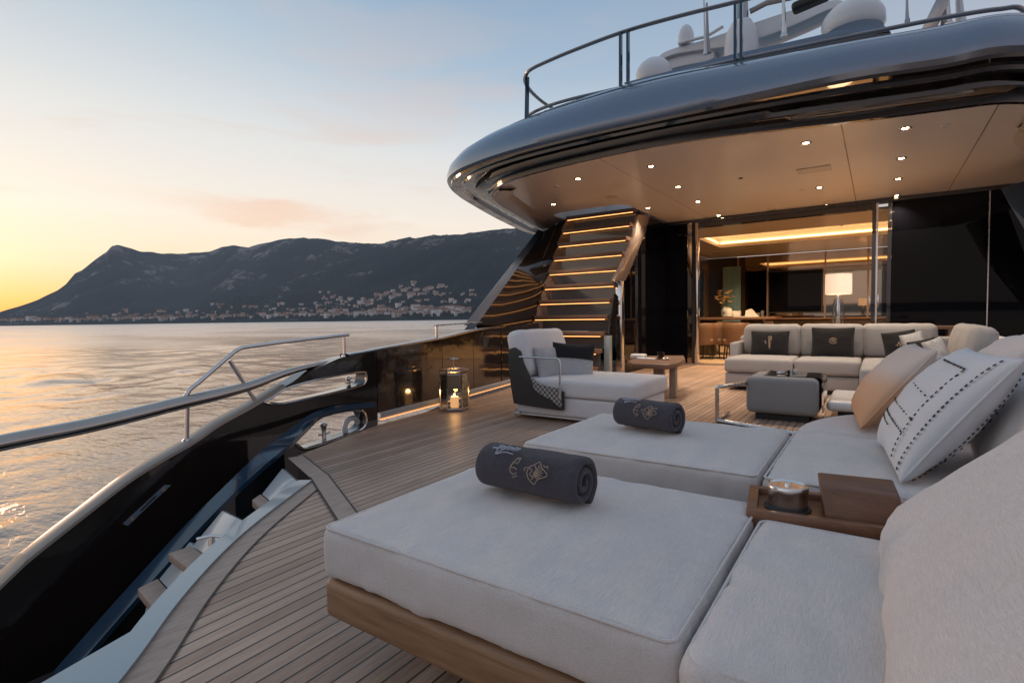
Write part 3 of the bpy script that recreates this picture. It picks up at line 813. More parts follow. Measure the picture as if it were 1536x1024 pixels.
MB().grid([[p-Vector((0.02, 0, 0)) for p in g3[25:]], [p-Vector((0.02, 0, 0)) for p in g4[25:]]]).build('side_panel', 'gloss_black', well)

# ================================================================== port bulwark
bw = empty('bulwark', (-4.2, 3.0, 0), 'glossy black side bulwark with two chrome rimmed openings and a slot', 'bulwark')
XB = -4.2
def yz(lst, x=XB): return [(p.y, p.z) for p in (PX(a_, b_, x) for a_, b_ in lst)]
top = yz([(564, 527), (509, 537), (473, 553), (428, 579), (384, 606), (330, 636), (292, 662), (207, 712), (124, 775), (41, 841), (0, 880)])
poly = top+[(-0.5, -1.6), (-2.5, -2.2), (-2.5, -3.4), (top[0][0], -3.4)]
low = yz([(442, 661), (446, 648), (455, 638), (470, 629), (500, 619), (530, 614), (541, 615), (547, 622), (548, 634), (542, 643), (525, 651), (495, 662), (462, 672), (450, 671)])
slot = yz([(396, 603), (408, 596), (428, 583), (460, 573), (500, 564), (540, 558), (549, 560), (548, 572), (540, 578), (500, 589), (450, 600), (415, 606)])
low = [(p.x, p.y) for p in catmull([(a_, b_, 0) for a_, b_ in low], 3, True)]
slot = [(p.x, p.y) for p in catmull([(a_, b_, 0) for a_, b_ in slot], 3, True)]
def plate(loops, x0, x1):
    v, f = fill(loops, 0); b_ = MB()
    for x in (x0, x1): b_.add([(x, p[0], p[1]) for p in v], f)
    for lp in loops:
        n = len(lp); b_.add([(x0, *p) for p in lp]+[(x1, *p) for p in lp], [(i, (i+1) % n, (i+1) % n+n, i+n) for i in range(n)])
    return b_
plate([poly, low, slot], XB, XB-0.16).build('aft_panel', 'gloss_brown', bw)
MB().tube([(XB+0.004, a_, b_) for a_, b_ in low], 0.016, 8, True).build('opening_rim', 'chrome', bw)
MB().tube([(XB+0.002, a_, b_) for a_, b_ in slot], 0.010, 8, True).build('opening_rim', 'chrome', bw)
# cap over the descending edge, catching the sunset
capc = catmull([(XB-0.08, a_, b_) for a_, b_ in top[3:]]+[(XB-0.08, -0.5, -1.58), (XB-0.08, -2.5, -2.2)], 6)
rows = []
for dx, dz in ((0.085, -0.015), (0.082, 0.006), (0.05, 0.014), (-0.04, 0.014), (-0.10, 0.0), (-0.12, -0.06)):
    rows.append([(p[0]+dx, p[1], p[2]+dz) for p in capc])
M['cap'] = simple('bronze_cap_lacquer', (0.30, 0.25, 0.21), 0.38, 0.3, var=0.08, coat=0.15)
MB().grid(rows).build('sloping_cap', 'cap', bw)
# forward panels and their top cap
fpts = [(top[0][0], XB), (4.783, -4.342), (6.5, -4.62), (8.3, -4.95)]
def top_z(y): return lerp_tab([(3.6, top[0][1]), (4.9, 0.80), (5.7, 0.87), (6.5, 0.90), (8.3, 0.95)], y)
def xat(y): return lerp_tab([(3.68, -4.196), (4.783, -4.342), (6.5, -4.62), (8.3, -4.95), (12, -5.5)], y)
cuts = [top[0][0]+0.006, 4.86, 5.62, 8.0]
for y0, y1 in zip(cuts, cuts[1:]):
    y1 -= 0.010
    q = [(xat(y), y) for y in np.linspace(y0, y1, 5)]
    pts = [(x, y, 0.09) for x, y in q]+[(x, y, top_z(y)) for x, y in reversed(q)]
    b_ = MB()
    for i in range(4):
        (xa, ya), (xb, yb) = q[i], q[i+1]
        b_.solid([(xa, ya, 0.09), (xb, yb, 0.09), (xb, yb, top_z(yb)), (xa, ya, top_z(ya))], (-0.1, 0, 0))
    b_.build('side_panel', 'gloss_brown', bw, merge=True)
ys = np.linspace(top[0][0]-0.35, 6.6, 14)
tz = lambda y: top_z(y) if y > top[0][0] else lerp_tab([(top[1][0], top[1][1]), (top[0][0], top[0][1])], y)
rows = [[(xat(y)+dx, y, tz(y)+dz) for y in ys] for dx, dz in ((0.01, 0.0), (0.012, 0.018), (-0.02, 0.028), (-0.12, 0.022), (-0.13, -0.02))]
MB().grid(rows).build('top_cap', 'steelrail', bw)
q = [(xat(y), y) for y in np.linspace(top[0][0]+0.01, 8.0, 12)]
MB().grid([[(x+0.012, y, 0.03) for x, y in q], [(x+0.03, y, 0.045) for x, y in q], [(x+0.03, y, 0.085) for x, y in q], [(x, y, 0.095) for x, y in q]]).build('skirting', 'grey_paint', bw)
MB().grid([[(x+0.010, y, 0.012) for x, y in q], [(x+0.022, y, 0.020) for x, y in q], [(x+0.012, y, 0.028) for x, y in q]]).build('floor_light_strip', 'led_soft', bw)
MB().solid([(XB+0.004, *p) for p in yz([(457, 560), (500, 546), (511, 538), (476, 552)], XB+0.004)], (-0.01, 0, 0)).build('corner_facet', 'gloss_black', bw)
q = [PX(*p, XB+0.003) for p in [(184, 785), (191, 788), (256, 727), (247, 727)]]
MB().solid(q, (0.006, 0, 0)).build('recess_plate', 'recess_steel', bw)
q = [PX(*p, XB+0.011) for p in [(209, 766), (214, 764), (236, 742), (231, 744)]]
MB().solid(q, (0.004, 0, 0)).build('recess_slot', 'seam', bw)
for p in ((198, 778), (245, 734)):
    c_ = PX(*p, XB+0.011); MB().tube([c_, c_+Vector((0.012, 0, 0))], 0.012, 12).build('bolt', 'gold_thread', bw)
# a hull side below, outboard
MB().grid([[(XB-0.16, -2.5, -2.2), (XB-0.16, 3.6, -0.2), (-4.7, 7, 0.2), (-5.6, 12, 0.3), (-6.0, 20, 0.5)], [(XB-0.02, -2.5, -3.4), (XB-0.05, 3.6, -3.4), (-4.5, 7, -3.4), (-5.3, 12, -3.4), (-5.6, 20, -3.4)]]).build('hull_side', 'gloss_black', bw)

def post(b_, base, top_, r=0.014, foot=0.03):
    b_.tube([base, top_], r, 12)
    b_.lathe([(foot, -0.006), (foot, 0.008), (r*1.3, 0.022)], tuple(base), 16)
# bollard and fairlead standing outboard, seen through the openings
def fitting(px, py0, py1, name, label, r=0.022):
    a_, b2 = PX(px, py0, XB-0.10), PX(px, py1, XB-0.10); b_ = MB()
    h = b2.z-a_.z
    b_.lathe([(r*2.3, 0), (r*2.3, 0.012), (r*1.1, 0.03), (r*0.95, h*0.6), (r*1.2, h*0.8), (r*1.7, h*0.9), (r*1.6, h), (r*0.6, h+0.008)], tuple(a_), 20)
    b_.tube([a_+Vector((0, -r*3.2, h*0.55)), a_+Vector((0, -r, h*0.5)), a_+Vector((0, r, h*0.5)), a_+Vector((0, r*3.2, h*0.55))], r*0.45, 10)
    tag(b_.build(name, 'chrome'), label, 'mooring fitting')
fitting(486, 668, 634, 'mooring_bollard', 'chrome mooring bollard seen through the lower oval opening of the bulwark')
fitting(523, 582, 566, 'mooring_cleat', 'chrome cleat at the wide end of the upper slot opening', 0.016)
# fairlead: a bowed chrome loop
c_ = PX(528, 640, XB-0.10)
fl = [(c_.x, c_.y+0.11*cos(t)*0.8, c_.z+0.09*sin(t)) for t in np.linspace(0, 2*pi, 20, endpoint=False)]
tag(MB().tube(fl, 0.026, 12, True).box((c_.x-0.05, c_.y-0.1, c_.z-0.13), (c_.x+0.04, c_.y+0.1, c_.z-0.085)).build('fairlead', 'white'), 'pale rounded fairlead at the forward end of the lower oval opening', 'mooring fitting')

# ---- handrails of the port side
rl = empty('side_handrail', tuple(PX(280, 660, -4.28)), 'wide polished handrail running aft from the bulwark on short posts', 'handrail')
path = catmull([PX(521, 538, -4.27), PX(470, 548, -4.28), PX(425, 560, -4.29), PX(378, 577, -4.3), PX(330, 590, -4.3), PX(275, 603, -4.3), PX(140, 636, -4.3), PX(0, 664, -4.3), Vector((-4.3, 0.3, 0.29)), Vector((-4.3, -1.2, 0.2))], 8)
rr = [0.020+0.050*min(1, i/34) for i in range(len(path))]
MB().tube(path, rr, 20, flat=(1.15, 0.72)).build('rail_tube', 'railsteel', rl)
b_ = MB(); post(b_, PX(280, 662, -4.28), PX(281, 603, -4.28), 0.016, 0.032); b_.build('post', 'chrome', rl)
b_ = MB(); post(b_, PX(384, 603, -4.28), PX(344, 540, -4.3), 0.017, 0.04); b_.build('post', 'chrome', rl)
b_ = MB(); post(b_, Vector((-4.28, 0.2, -0.85)), Vector((-4.28, 0.2, 0.3)), 0.016, 0.032); b_.build('post', 'chrome', rl)
ur = empty('upper_handrail', tuple(PX(518, 533, -4.27)), 'thin polished raised handrail bending down to meet the wide rail', 'handrail')
path = catmull([PX(277, 596, -4.3), PX(286, 583, -4.3), PX(300, 572, -4.3), PX(345, 533, -4.3), PX(360, 523, -4.3), PX(380, 519, -4.29), PX(440, 511, -4.28), PX(523, 502, -4.27)], 6)
MB().tube(path, 0.0165, 12).build('rail_tube', 'chrome', ur)
b_ = MB(); post(b_, PX(517, 534, -4.27), PX(516, 504, -4.27), 0.013, 0.028); b_.build('post', 'chrome', ur)
fr_ = empty('forward_handrail', tuple(PX(655, 512, -4.4)), 'short bronze handrail on the bulwark at the foot of the slanted stair edge', 'handrail')
p0, p1 = PX(652, 488, -4.4), PX(722, 483, -4.7)
MB().tube([p0, p0.lerp(p1, 0.5), p1], 0.016, 10, flat=(1.3, 0.6)).build('rail_tube', 'gold_rail', fr_) if 'gold_rail' in M else MB().tube([p0, p0.lerp(p1, 0.5), p1], 0.016, 10, flat=(1.3, 0.6)).build('rail_tube', 'brushed', fr_)
b_ = MB(); post(b_, PX(655, 513, -4.4), PX(655, 489, -4.4), 0.016, 0.034); b_.build('post', 'brushed', fr_)

# ================================================================== overhang of the upper deck
PAIRS = [((2.6, 13.0), (3.0, 13.0)), ((2.2, 9.8), (2.6, 9.6)), ((1.75, 7.9), (2.15, 7.4)),
         ('p', (1528, 153), (1536, 78)), ('p', (1400, 166), (1415, 97)), ('p', (1264, 184), (1290, 115)), ('p', (1160, 195), (1160, 141)),
         ('p', (985, 218), (1000, 175)), ('p', (862, 244), (860, 206)), ('p', (795, 261), (765, 231)), ('p', (762, 272), (712, 249)),
         ('p', (745, 283), (686, 262)), ('p', (738, 292), (676, 275)), ('p', (744, 300), (685, 290)), ('p', (760, 311), (704, 303)),
         ('p', (800, 335), (750, 329)), ('p', (828, 349), (797, 350)), ((-6.25, 12.5), (-7.15, 12.6)), ((-6.5, 16.0), (-7.4, 16.0))]
C0, C1 = [], []
for p in PAIRS:
    if p[0] == 'p': a_, b2 = PZ(*p[1], 3.0), PZ(*p[2], 3.2); C0.append(Vector((a_.x, a_.y, 0))); C1.append(Vector((b2.x, b2.y, 0)))
    else: C0.append(Vector((*p[0], 0))); C1.append(Vector((*p[1], 0)))
C0 = catmull(C0, 7); C1 = catmull(C1, 7)
def smooth_curve(c, k=2):
    for _ in range(k): c = [c[0]]+[(c[i-1]+c[i]*2+c[i+1])/4 for i in range(1, len(c)-1)]+[c[-1]]
    return c
C0, C1 = smooth_curve(C0), smooth_curve(C1)
def plan(o, z):
    """ring of the overhang: o = 0 at the ceiling edge, 1 at the silver lip, more = inside again for the shell"""
    return [(a_.x+(b2.x-a_.x)*o, a_.y+(b2.y-a_.y)*o, z) for a_, b2 in zip(C0, C1)]
oh = empty('upper_deck_overhang', (-2.0, 6.0, 3.0), 'silver blue rounded deck overhang with glossy black stepped underside', 'deck overhang')
MB().grid([plan(1.0, 3.2), plan(1.09, 3.235), plan(1.10, 3.30), plan(1.04, 3.42), plan(0.86, 3.55), plan(0.55, 3.655), plan(0.16, 3.725), plan(0.13, 3.715)]).build('outer_shell', 'silver', oh)
MB().tube(plan(0.145, 3.727), 0.007, 6).build('shell_seam', 'seam', oh)
MB().grid([plan(0.13, 3.715), plan(0.12, 3.745), plan(-0.1, 3.79), plan(-0.35, 3.81)]).build('deck_edge', 'silver', oh)
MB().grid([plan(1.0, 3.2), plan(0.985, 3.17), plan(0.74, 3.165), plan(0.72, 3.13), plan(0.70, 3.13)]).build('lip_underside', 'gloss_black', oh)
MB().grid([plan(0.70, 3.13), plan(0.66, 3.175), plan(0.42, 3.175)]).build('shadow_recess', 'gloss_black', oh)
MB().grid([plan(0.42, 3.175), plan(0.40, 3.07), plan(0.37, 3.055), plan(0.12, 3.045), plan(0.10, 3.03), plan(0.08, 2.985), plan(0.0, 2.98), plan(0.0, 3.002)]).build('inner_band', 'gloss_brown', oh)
# flat ceiling with the opening for the stairs, and the deck above
edge = [(x, y) for x, y, z in plan(-0.01, 3) if y < 11.72]
hole = [(-5.22, 9.15), (-5.12, 8.98), (-4.95, 8.9), (-3.82, 8.9), (-3.70, 9.0), (-3.68, 9.2), (-3.68, 11.6), (-5.22, 11.6)]
lp = [(2.55, 11.74)]+edge+[(-6.1, 11.74)]
v, f = fill([lp, hole], 3.0)
ce = struct(MB().add(v, f).build('ceiling', 'ceiling', smooth=False))
upo = [(x, y) for x, y, z in plan(-0.3, 3)]
v, f = fill([upo, hole], 3.80)
struct(MB().add(v, f).build('upper_deck', 'coaming', smooth=False))
n = len(hole)
MB().add([(x, y, 3.0) for x, y in hole]+[(x, y, 3.83) for x, y in hole], [(i, (i+1) % n, (i+1) % n+n, i+n) for i in range(n)]).build('stair_opening_lining', 'white', oh)
# cream cove trim along the port edge and starboard corner of the ceiling
def rail_along(idx, o0, o1, z0, z1, name):
    rows = []
    for o, z in ((o0, 2.998), (o0+(o1-o0)*0.3, z0), (o1, z0), (o1, z1)):
        r = plan(o, z); rows.append([r[i] for i in idx])
    MB().grid(rows).build(name, 'cream_trim', oh)
nC = len(C0)
rail_along(range(int(nC*0.60), nC-8), -0.5, -0.02, 2.955, 2.99, 'cove_trim')
rail_along(range(3, int(nC*0.17)), -1.2, -0.05, 2.93, 2.99, 'cove_trim')

# downlights
def downlight():

    t = empty('ceiling_downlight', (0, 0, 0), 'small round recessed downlight glowing warm in the cream deck ceiling', 'downlight', 'downlights set in the deck ceiling')
    MB().lathe([(0.030, -0.001), (0.060, -0.001), (0.060, -0.006), (0.050, -0.010), (0.030, -0.004)], (0, 0, 0), 24).build('trim_ring', 'railsteel', t)
    MB().lathe([(0.002, -0.006), (0.029, -0.006), (0.029, -0.002), (0.002, -0.002)], (0, 0, 0), 20).build('lens', 'lamp_lens', t)
    return t
proto = None
LP = [(867, 268), (977, 249), (1209, 214), (1358, 192), (830, 306), (1017, 280), (1047, 302), (1078, 323), (1229, 281), (1240, 307), (1352, 237), (1347, 268), (1345, 293), (972, 312), (1010, 334)]
for i, p in enumerate(LP):
    w_ = PZ(*p, 3.0)
    if proto is None: proto = downlight(); o = proto
    else: o = copy_tree(proto)
    o.location = (w_.x, w_.y, 2.998)
    ld = D.lights.new('downlight_lamp', 'SPOT'); ld.energy = 88; ld.color = (1.0, 0.80, 0.61); ld.spot_size = radians(112); ld.spot_blend = 0.8; ld.shadow_soft_size = 0.03
    lo = D.objects.new('downlight_lamp', ld); COL.objects.link(lo); lo.location = (w_.x, w_.y, 2.98)
# other ceiling fittings
def disc(px, py, r, name, label, mat, sq=False):
    w_ = PZ(px, py, 3.0); b_ = MB()
    if sq: b_.cushion((r*2.4, r*1.7, 0.018), 0.008, 0.0, 0.0, mtx=TR((w_.x, w_.y, 2.992)))
    else: b_.lathe([(0.002, -0.010), (r*0.8, -0.012), (r, -0.006), (r, 0.0)], (w_.x, w_.y, 2.999), 24)
    return tag(b_.build(name, mat), label, name.split('_')[-1])
disc(1221, 254, 0.17, 'ceiling_speaker', 'flat square cream loudspeaker flush in the deck ceiling', 'cream_trim', True)
disc(918, 295, 0.11, 'ceiling_hatch', 'faint round cream hatch in the ceiling above the daybed chair', 'cream_trim')
disc(1242, 303, 0.10, 'ceiling_vent', 'round cream vent beside the second downlight of the middle row', 'cream_trim')
disc(1157, 314, 0.075, 'ceiling_camera', 'small bright round fitting near the saloon door head', 'brushed')
disc(835, 279, 0.035, 'smoke_detector', 'tiny round detector near the rounded port corner of the ceiling', 'brushed')
disc(1111, 267, 0.028, 'fire_sensor', 'tiny dark sensor in the middle of the ceiling', 'seam')
disc(1418, 188, 0.045, 'alarm_sensor', 'tiny pale sensor near the starboard ceiling seam', 'white')
disc(1203, 284, 0.035, 'motion_sensor', 'tiny grey sensor aft of the middle ceiling vent', 'brushed')

# ---- upper deck railing
def flatbar(b_, a_, c_, w=0.03, t=0.012, side=(1, 0, 0)):
    a_, c_ = Vector(a_), Vector(c_); s_ = Vector(side).normalized(); n_ = (c_-a_).cross(s_).normalized()
    q = [a_+s_*w/2+n_*t/2, a_-s_*w/2+n_*t/2, a_-s_*w/2-n_*t/2, a_+s_*w/2-n_*t/2]
    b_.solid(q, c_-a_)
rg = empty('upper_deck_railing', (-2.6, 6.25, 3.75), 'dark polished railing curving round the upper deck edge', 'railing')
zt = 4.5
tp = [(838, 168), (815, 154), (797, 138), (788, 124), (789, 113), (797, 104), (822, 92), (860, 76), (935, 48), (1020, 24), (1105, 3), (1200, -22)]
P_ = [PZ(*p, zt) for p in tp]
P_ = [P_[0]+(P_[0]-P_[1])*2.5]+P_+[P_[-1]+Vector((1.2, 0.25, 0)), P_[-1]+Vector((2.4, 0.9, 0)), P_[-1]+Vector((2.9, 2.2, 0))]
MB().tube(smooth_curve(catmull(P_, 8), 3), 0.030, 12, flat=(1.0, 0.7)).build('top_rail', 'steelrail', rg)
zl = 3.88
lp_ = [PZ(*p, zl) for p in [(838, 168), (808, 176), (791, 180), (795, 172), (820, 160), (860, 148), (935, 131), (1020, 110), (1105, 90), (1240, 62), (1385, 33), (1450, 21), (1500, 14), (1536, 16)]]
lp_ = [PZ(820, 196, zl)]+[lp_[2]]+lp_[3:] if False else lp_[2:]
lp_ = [lp_[0]+Vector((-0.15, 0.5, 0))]+lp_+[lp_[-1]+Vector((0.3, 1.0, 0))]
MB().tube(smooth_curve(catmull(lp_, 8), 2), 0.026, 10, flat=(1.0, 0.8)).build('lower_rail', 'steelrail', rg)
for px, pyb, pyt in ((931, 142, 49), (942, 140, 46), (1103, 102, 4), (1112, 100, 1)):
    b_ = MB(); bt = PZ(px, pyb, 3.75); tt = PZ(px, pyt, zt); tt = Vector((bt.x, bt.y+(tt.y-bt.y), zt)) if False else tt
    flatbar(b_, bt, tt, 0.028, 0.05, (1, 0, 0)); b_.build('stanchion', 'blue_gloss', rg)
b_ = MB(); bt = PZ(790, 178, 3.76); tt = PZ(791, 117, zt); flatbar(b_, bt, tt, 0.06, 0.03, (cos(YAW), sin(YAW), 0)); b_.build('stanchion', 'blue_gloss', rg)

# ---- superstructure, mast and domes above
def py_pts(lst, y): return [PY(a_, b_, y) for a_, b_ in lst]
ht = empty('upper_superstructure', (-1.6, 9.0, 4.6), 'dark low superstructure with pale roof edge behind the upper railing', 'superstructure')
q = py_pts([(870, 158), (885, 145), (940, 126), (1010, 108), (1100, 84), (1200, 63), (1270, 47), (1328, 40), (1336, 48), (1340, 75), (1100, 140), (880, 175)], 8.4)
MB().solid(q, (0, 2.2, 0)).build('cabin_side', 'gloss_brown', ht)
q = py_pts([(935, 124), (1010, 105), (1100, 81), (1200, 59), (1270, 43), (1326, 38), (1334, 46), (1270, 52), (1200, 68), (1100, 89), (1010, 112), (940, 130)], 8.36)
MB().solid(q, (0, 2.4, 0)).build('roof_edge', 'pale_edge', ht, bevel=0.01)
ms = empty('radar_mast', tuple(PY(1110, 90, 10.6)), 'white radar arch with conical mast post above the superstructure', 'mast')
def arch(pts, y, th, name, mat='white', dy=0.5):
    up_ = catmull(py_pts([p[:2] for p in pts], y), 5); dn = catmull(py_pts([(p[0], p[1]+p[2]) for p in pts], y), 5)
    MB().solid(list(up_)+list(reversed(dn)), (0, dy, 0)).build(name, mat, ms, bevel=0.02)
arch([(984, 97, 14), (990, 83, 10), (1010, 73, 9), (1050, 62, 13), (1095, 47, 22), (1150, 28, 26), (1200, 12, 22), (1240, 2, 14), (1262, 1, 10), (1272, 12, 3)], 10.8, 1, 'arch_beam', 'white')
arch([(995, 85, 22), (1020, 76, 24), (1060, 70, 22), (1072, 72, 14)], 10.9, 1, 'fairing', 'white', 0.8)
c_ = PY(1112, 95, 10.6)
MB().lathe([(0.30, 0), (0.30, 0.25), (0.26, 0.55), (0.17, 0.72), (0.12, 0.74)], tuple(c_), 24).build('cone_base', 'white', ms)
c2 = PY(1112, 50, 10.6); MB().lathe([(0.14, 0), (0.12, 0.3), (0.10, 0.8)], tuple(c2), 20).build('mast_post', 'steelrail', ms)
a_ = py_pts([(1085, 40), (1060, 55), (1030, 62), (1018, 66)], 10.7); MB().tube(a_, 0.03, 8).build('support_arm', 'white', ms)
a_ = py_pts([(1125, 18), (1150, 5), (1190, -4)], 10.7); MB().tube(a_, 0.05, 8).build('upper_arm', 'steelrail', ms)
MB().cushion((0.55, 0.25, 0.14), 0.06, 0.0, 0, mtx=TR(tuple(PY(1216, 3, 10.2)), (0, -8, 0))).build('radar_bar', 'seam', ms)
def dome(px, py, y, r, h, label, mat='white'):
    c_ = PY(px, py, y); pr = [(r*0.93, 0), (r, h*0.12)]
    for k in range(1, 12):
        t = k/11*pi/2; pr.append((max(0.002, r*cos(t)), h*0.3+(h*0.7)*sin(t)))
    tag(MB().lathe(pr, tuple(c_), 40).build('satellite_dome', mat), label, 'satellite dome')
dome(981, 126, 9.8, 0.33, 0.46, 'low white dome at the aft end of the superstructure roof')
dome(1029, 70, 10.9, 0.155, 0.42, 'small white capsule dome on top of the radar arch')
dome(1279, 50, 9.8, 0.42, 0.47, 'largest white dome on the starboard side of the roof')
def ant(px0, py0, px1, py1, y, r, label, mat='steelrail', name='whip_antenna'):
    b_ = MB(); a_, c_ = PY(px0, py0, y), PY(px1, py1, y)
    b_.tube([a_, a_.lerp(c_, 0.3), c_], [r*1.6, r, r*0.6], 8); b_.lathe([(r*1.9, 0), (r*1.9, 0.04), (r*1.5, 0.06)], tuple(a_), 12)
    tag(b_.build(name, mat), label, 'antenna')
ant(1058, 82, 1055, -30, 10.2, 0.018, 'thin whip antenna left of the conical mast', 'white')
ant(1062, 80, 1060, 5, 10.3, 0.03, 'shorter thicker antenna beside the whip left of the mast', 'grey_paint')
ant(1176, 56, 1175, -30, 10.0, 0.03, 'pole with a small floodlight bracket right of the conical mast', 'brushed', 'light_pole')
ant(1361, 34, 1360, -30, 10.2, 0.018, 'lone thin whip antenna right of the largest dome')
ant(1420, 42, 1418, -30, 10.2, 0.05, 'stout bronze pole beside the slanted strut', 'brushed', 'pole')
ant(1442, 40, 1436, -30, 10.4, 0.05, 'pale pole rising farthest right above the railing', 'white', 'pole')
b_ = MB(); q = py_pts([(1380, 48), (1404, 0), (1412, -25), (1428, -25), (1424, 0), (1402, 44)], 10.0); b_.solid(q, (0, 0.25, 0))
tag(b_.build('mast_strut', 'steelrail', bevel=0.015), 'dark slanted strut rising behind the starboard railing', 'strut')
# ================================================================== staircase to the upper deck
FY = 11.35
st = empty('staircase', (-4.4, 7.9, 0), 'open-looking dark staircase with warm light strips under every tread', 'staircase')
XL, XR = -5.22, -3.78
NT = 11
M['riser'] = simple('smoked_riser', (0.10, 0.105, 0.11), 0.12, 0.0, var=0.3, nscale=1.2, coat=0.7)
M['riser_side'] = simple('bronze_side_plate', (0.17, 0.125, 0.105), 0.35, 0.2, var=0.1)
tread_pos = []
for i in range(-1, 10):
    z = 0.414+0.284*i; y = 7.954+0.1824*i
    if i == -1: z, y = 0.13, 7.79
    tread_pos.append((y, z))
    xl = XL+0.02-(0.16 if i < 2 else 0.0)
    t_ = MB().box((xl, y, z+0.012), (XR, y+0.24, z+0.085)).build('tread', 'walnut', st, bevel=0.004)
    MB().box((xl+0.02, y+0.010, z+0.001), (XR-0.02, y+0.022, z+0.0105)).build('light_strip', 'led', t_)
    zb = z-0.284+0.087 if i > -1 else 0.003
    MB().box((xl+0.10, y+0.145, zb), (XR-0.003, y+0.16, z+0.010)).build('riser', 'riser', st)
    # wedge beside the riser
    MB().solid([(xl-0.01, y+0.02, z+0.01), (xl+0.10, y+0.15, z+0.01), (xl+0.10, y+0.15, zb), (xl-0.05, y-0.12, zb)], (-0.01, 0.012, 0)).build('wedge_panel', 'riser_side', st)
# port side glossy panel between bulwark and treads
e0, e1 = PX(716, 486, -4.95), PX(812, 352, -6.0)
A = [e0.lerp(e1, t) for t in np.linspace(-0.02, 1.06, 12)]
B = [Vector((XL, 7.78+(9.75-7.78)*t, 0.1+(3.05-0.1)*t)) for t in np.linspace(0, 1, 12)]
rows = []
for s_ in np.linspace(0, 1, 7): rows.append([a_.lerp(b_, s_)+Vector((0, 0, 0)) for a_, b_ in zip(A, B)])
M['panel_lacquer'] = simple('stair_panel_lacquer', (0.018, 0.013, 0.011), 0.1, 0.0, var=0.3, coat=0.6, coatr=0.06)
MB().grid(rows).build('port_panel', 'panel_lacquer', st)
gm = [a_.lerp(b_, 0.62)+Vector((-0.02, -0.02, 0)) for a_, b_ in zip(A, B)]
MB().tube(gm, 0.006, 6).build('panel_moulding', 'gold_thread', st)
# pale slanted edge
f0, f1 = PX(699, 484, -4.95), PX(803, 350, -6.0)
E0 = [f0.lerp(f1, t) for t in (-0.02, 1.06)]; E1 = [e0.lerp(e1, t) for t in (-0.02, 1.06)]
MB().solid([E0[0], E1[0], E1[1], E0[1]], (-0.03, 0.08, 0)).build('slanted_edge', 'pale_edge', st)
q = [PX(687, 508, -4.93), PX(704, 484, -4.93), PX(716, 486, -4.93), PX(705, 507, -4.93)]
MB().solid(q, (-0.04, 0.05, 0)).build('edge_foot', 'pale_edge', st)
q = [Vector((xat(6.45)+0.004, 6.45, 0.09)), Vector((xat(6.45)+0.004, 6.45, 0.93)), PX(716, 487, -4.96), B[0]+Vector((0, 0, 0.5)), B[0]]
MB().add([tuple(p) for p in q], [(0, 1, 2, 3, 4)]).build('foot_panel', 'gloss_brown', st)
# starboard stringer: chrome post and slanted beam
XS = -3.70
def sp(px, py): return PX(px, py, XS)
beam = [sp(922, 421), sp(934, 398), sp(953, 352), sp(958, 322), sp(975, 322), sp(968, 350), sp(948, 400), sp(938, 421)]
M['beam'] = simple('bronze_beam_lacquer', (0.30, 0.23, 0.19), 0.25, 0.25, var=0.15, coat=0.6)
MB().solid(beam, (-0.10, 0.05, 0)).build('slanted_beam', 'beam', st, bevel=0.006)
b0, b1 = sp(931, 421), sp(934, 560); y_ = b0.y
MB().box((XS-0.09, y_-0.02, 0.002), (XS+0.03, y_+0.10, b0.z)).build('chrome_post', 'chrome', st, bevel=0.008)
q = [Vector((XS-0.04, y_+0.1, 0.01)), Vector((XS-0.04, FY-0.03, 0.01)), Vector((XS-0.04, FY-0.03, 2.97)), Vector((XS-0.04, sp(972, 330).y+0.1, 2.97)), Vector((XS-0.04, y_+0.1, b0.z))]
MB().solid(q, (-0.03, 0, 0)).build('side_glass_panel', 'glass_black', st)
c_ = PX(909, 503, XR); MB().box((XR-0.01, c_.y-0.07, 0.002), (XR+0.09, c_.y+0.05, c_.z)).build('newel', 'coaming', st, bevel=0.006)
q = [PX(918, 505, XR+0.06), PX(911, 500, XR+0.06), PX(921, 440, XR+0.06), PX(925, 445, XR+0.06)]
MB().solid(q, (0.02, 0.03, 0)).build('stub_rail', 'gloss_black', st)
MB().box((XL-0.02, 9.85, 2.99), (XR+0.03, 11.5, 3.06)).build('upper_landing', 'walnut', st)

# ================================================================== saloon front
def FX(px, y=FY): return PY(px, 480, y).x
fc = empty('glass_facade', (-1.6, FY, 0), 'wide black glass saloon front with a bronze framed open doorway', 'glass front')
def fpanel(x0, x1, name, mat, z0=0.03, z1=2.93, dy=0.05, y=FY, bevel=0):
    return MB().box((x0, y, z0), (x1, y+dy, z1)).build(name, mat, fc, bevel=bevel)
fpanel(-5.6, FX(994), 'glass_panel', 'glass_black')
fpanel(FX(996), FX(1031), 'glass_panel', 'glass_black')
fpanel(FX(994)+0.0005, FX(996)-0.0005, 'mullion', 'beam', dy=0.055, y=FY-0.01)
fpanel(FX(1032), FX(1038), 'mullion', 'smoked', y=FY-0.02, dy=0.06)
fpanel(FX(1039), FX(1043), 'frame_post', 'seam', y=FY-0.03, dy=0.1)
fpanel(FX(1043)+0.002, FX(1048), 'frame_post', 'chrome', y=FY-0.05, dy=0.12, bevel=0.004)
fpanel(FX(1306), FX(1312), 'frame_post', 'gloss_black', y=FY-0.05, dy=0.12)
fpanel(FX(1312)+0.002, FX(1315), 'frame_post', 'chrome', y=FY-0.05, dy=0.12)
fpanel(FX(1315)+0.004, FX(1329), 'clear_pane', 'glass', dy=0.012, y=FY+0.02)
fpanel(FX(1329)+0.002, FX(1335), 'frame_post', 'gloss_black', y=FY-0.03, dy=0.12)
fpanel(FX(1335)+0.002, FX(1479), 'glass_panel', 'glass_black')
fpanel(FX(1479)+0.002, FX(1481), 'mullion', 'brushed', y=FY-0.015, dy=0.06)
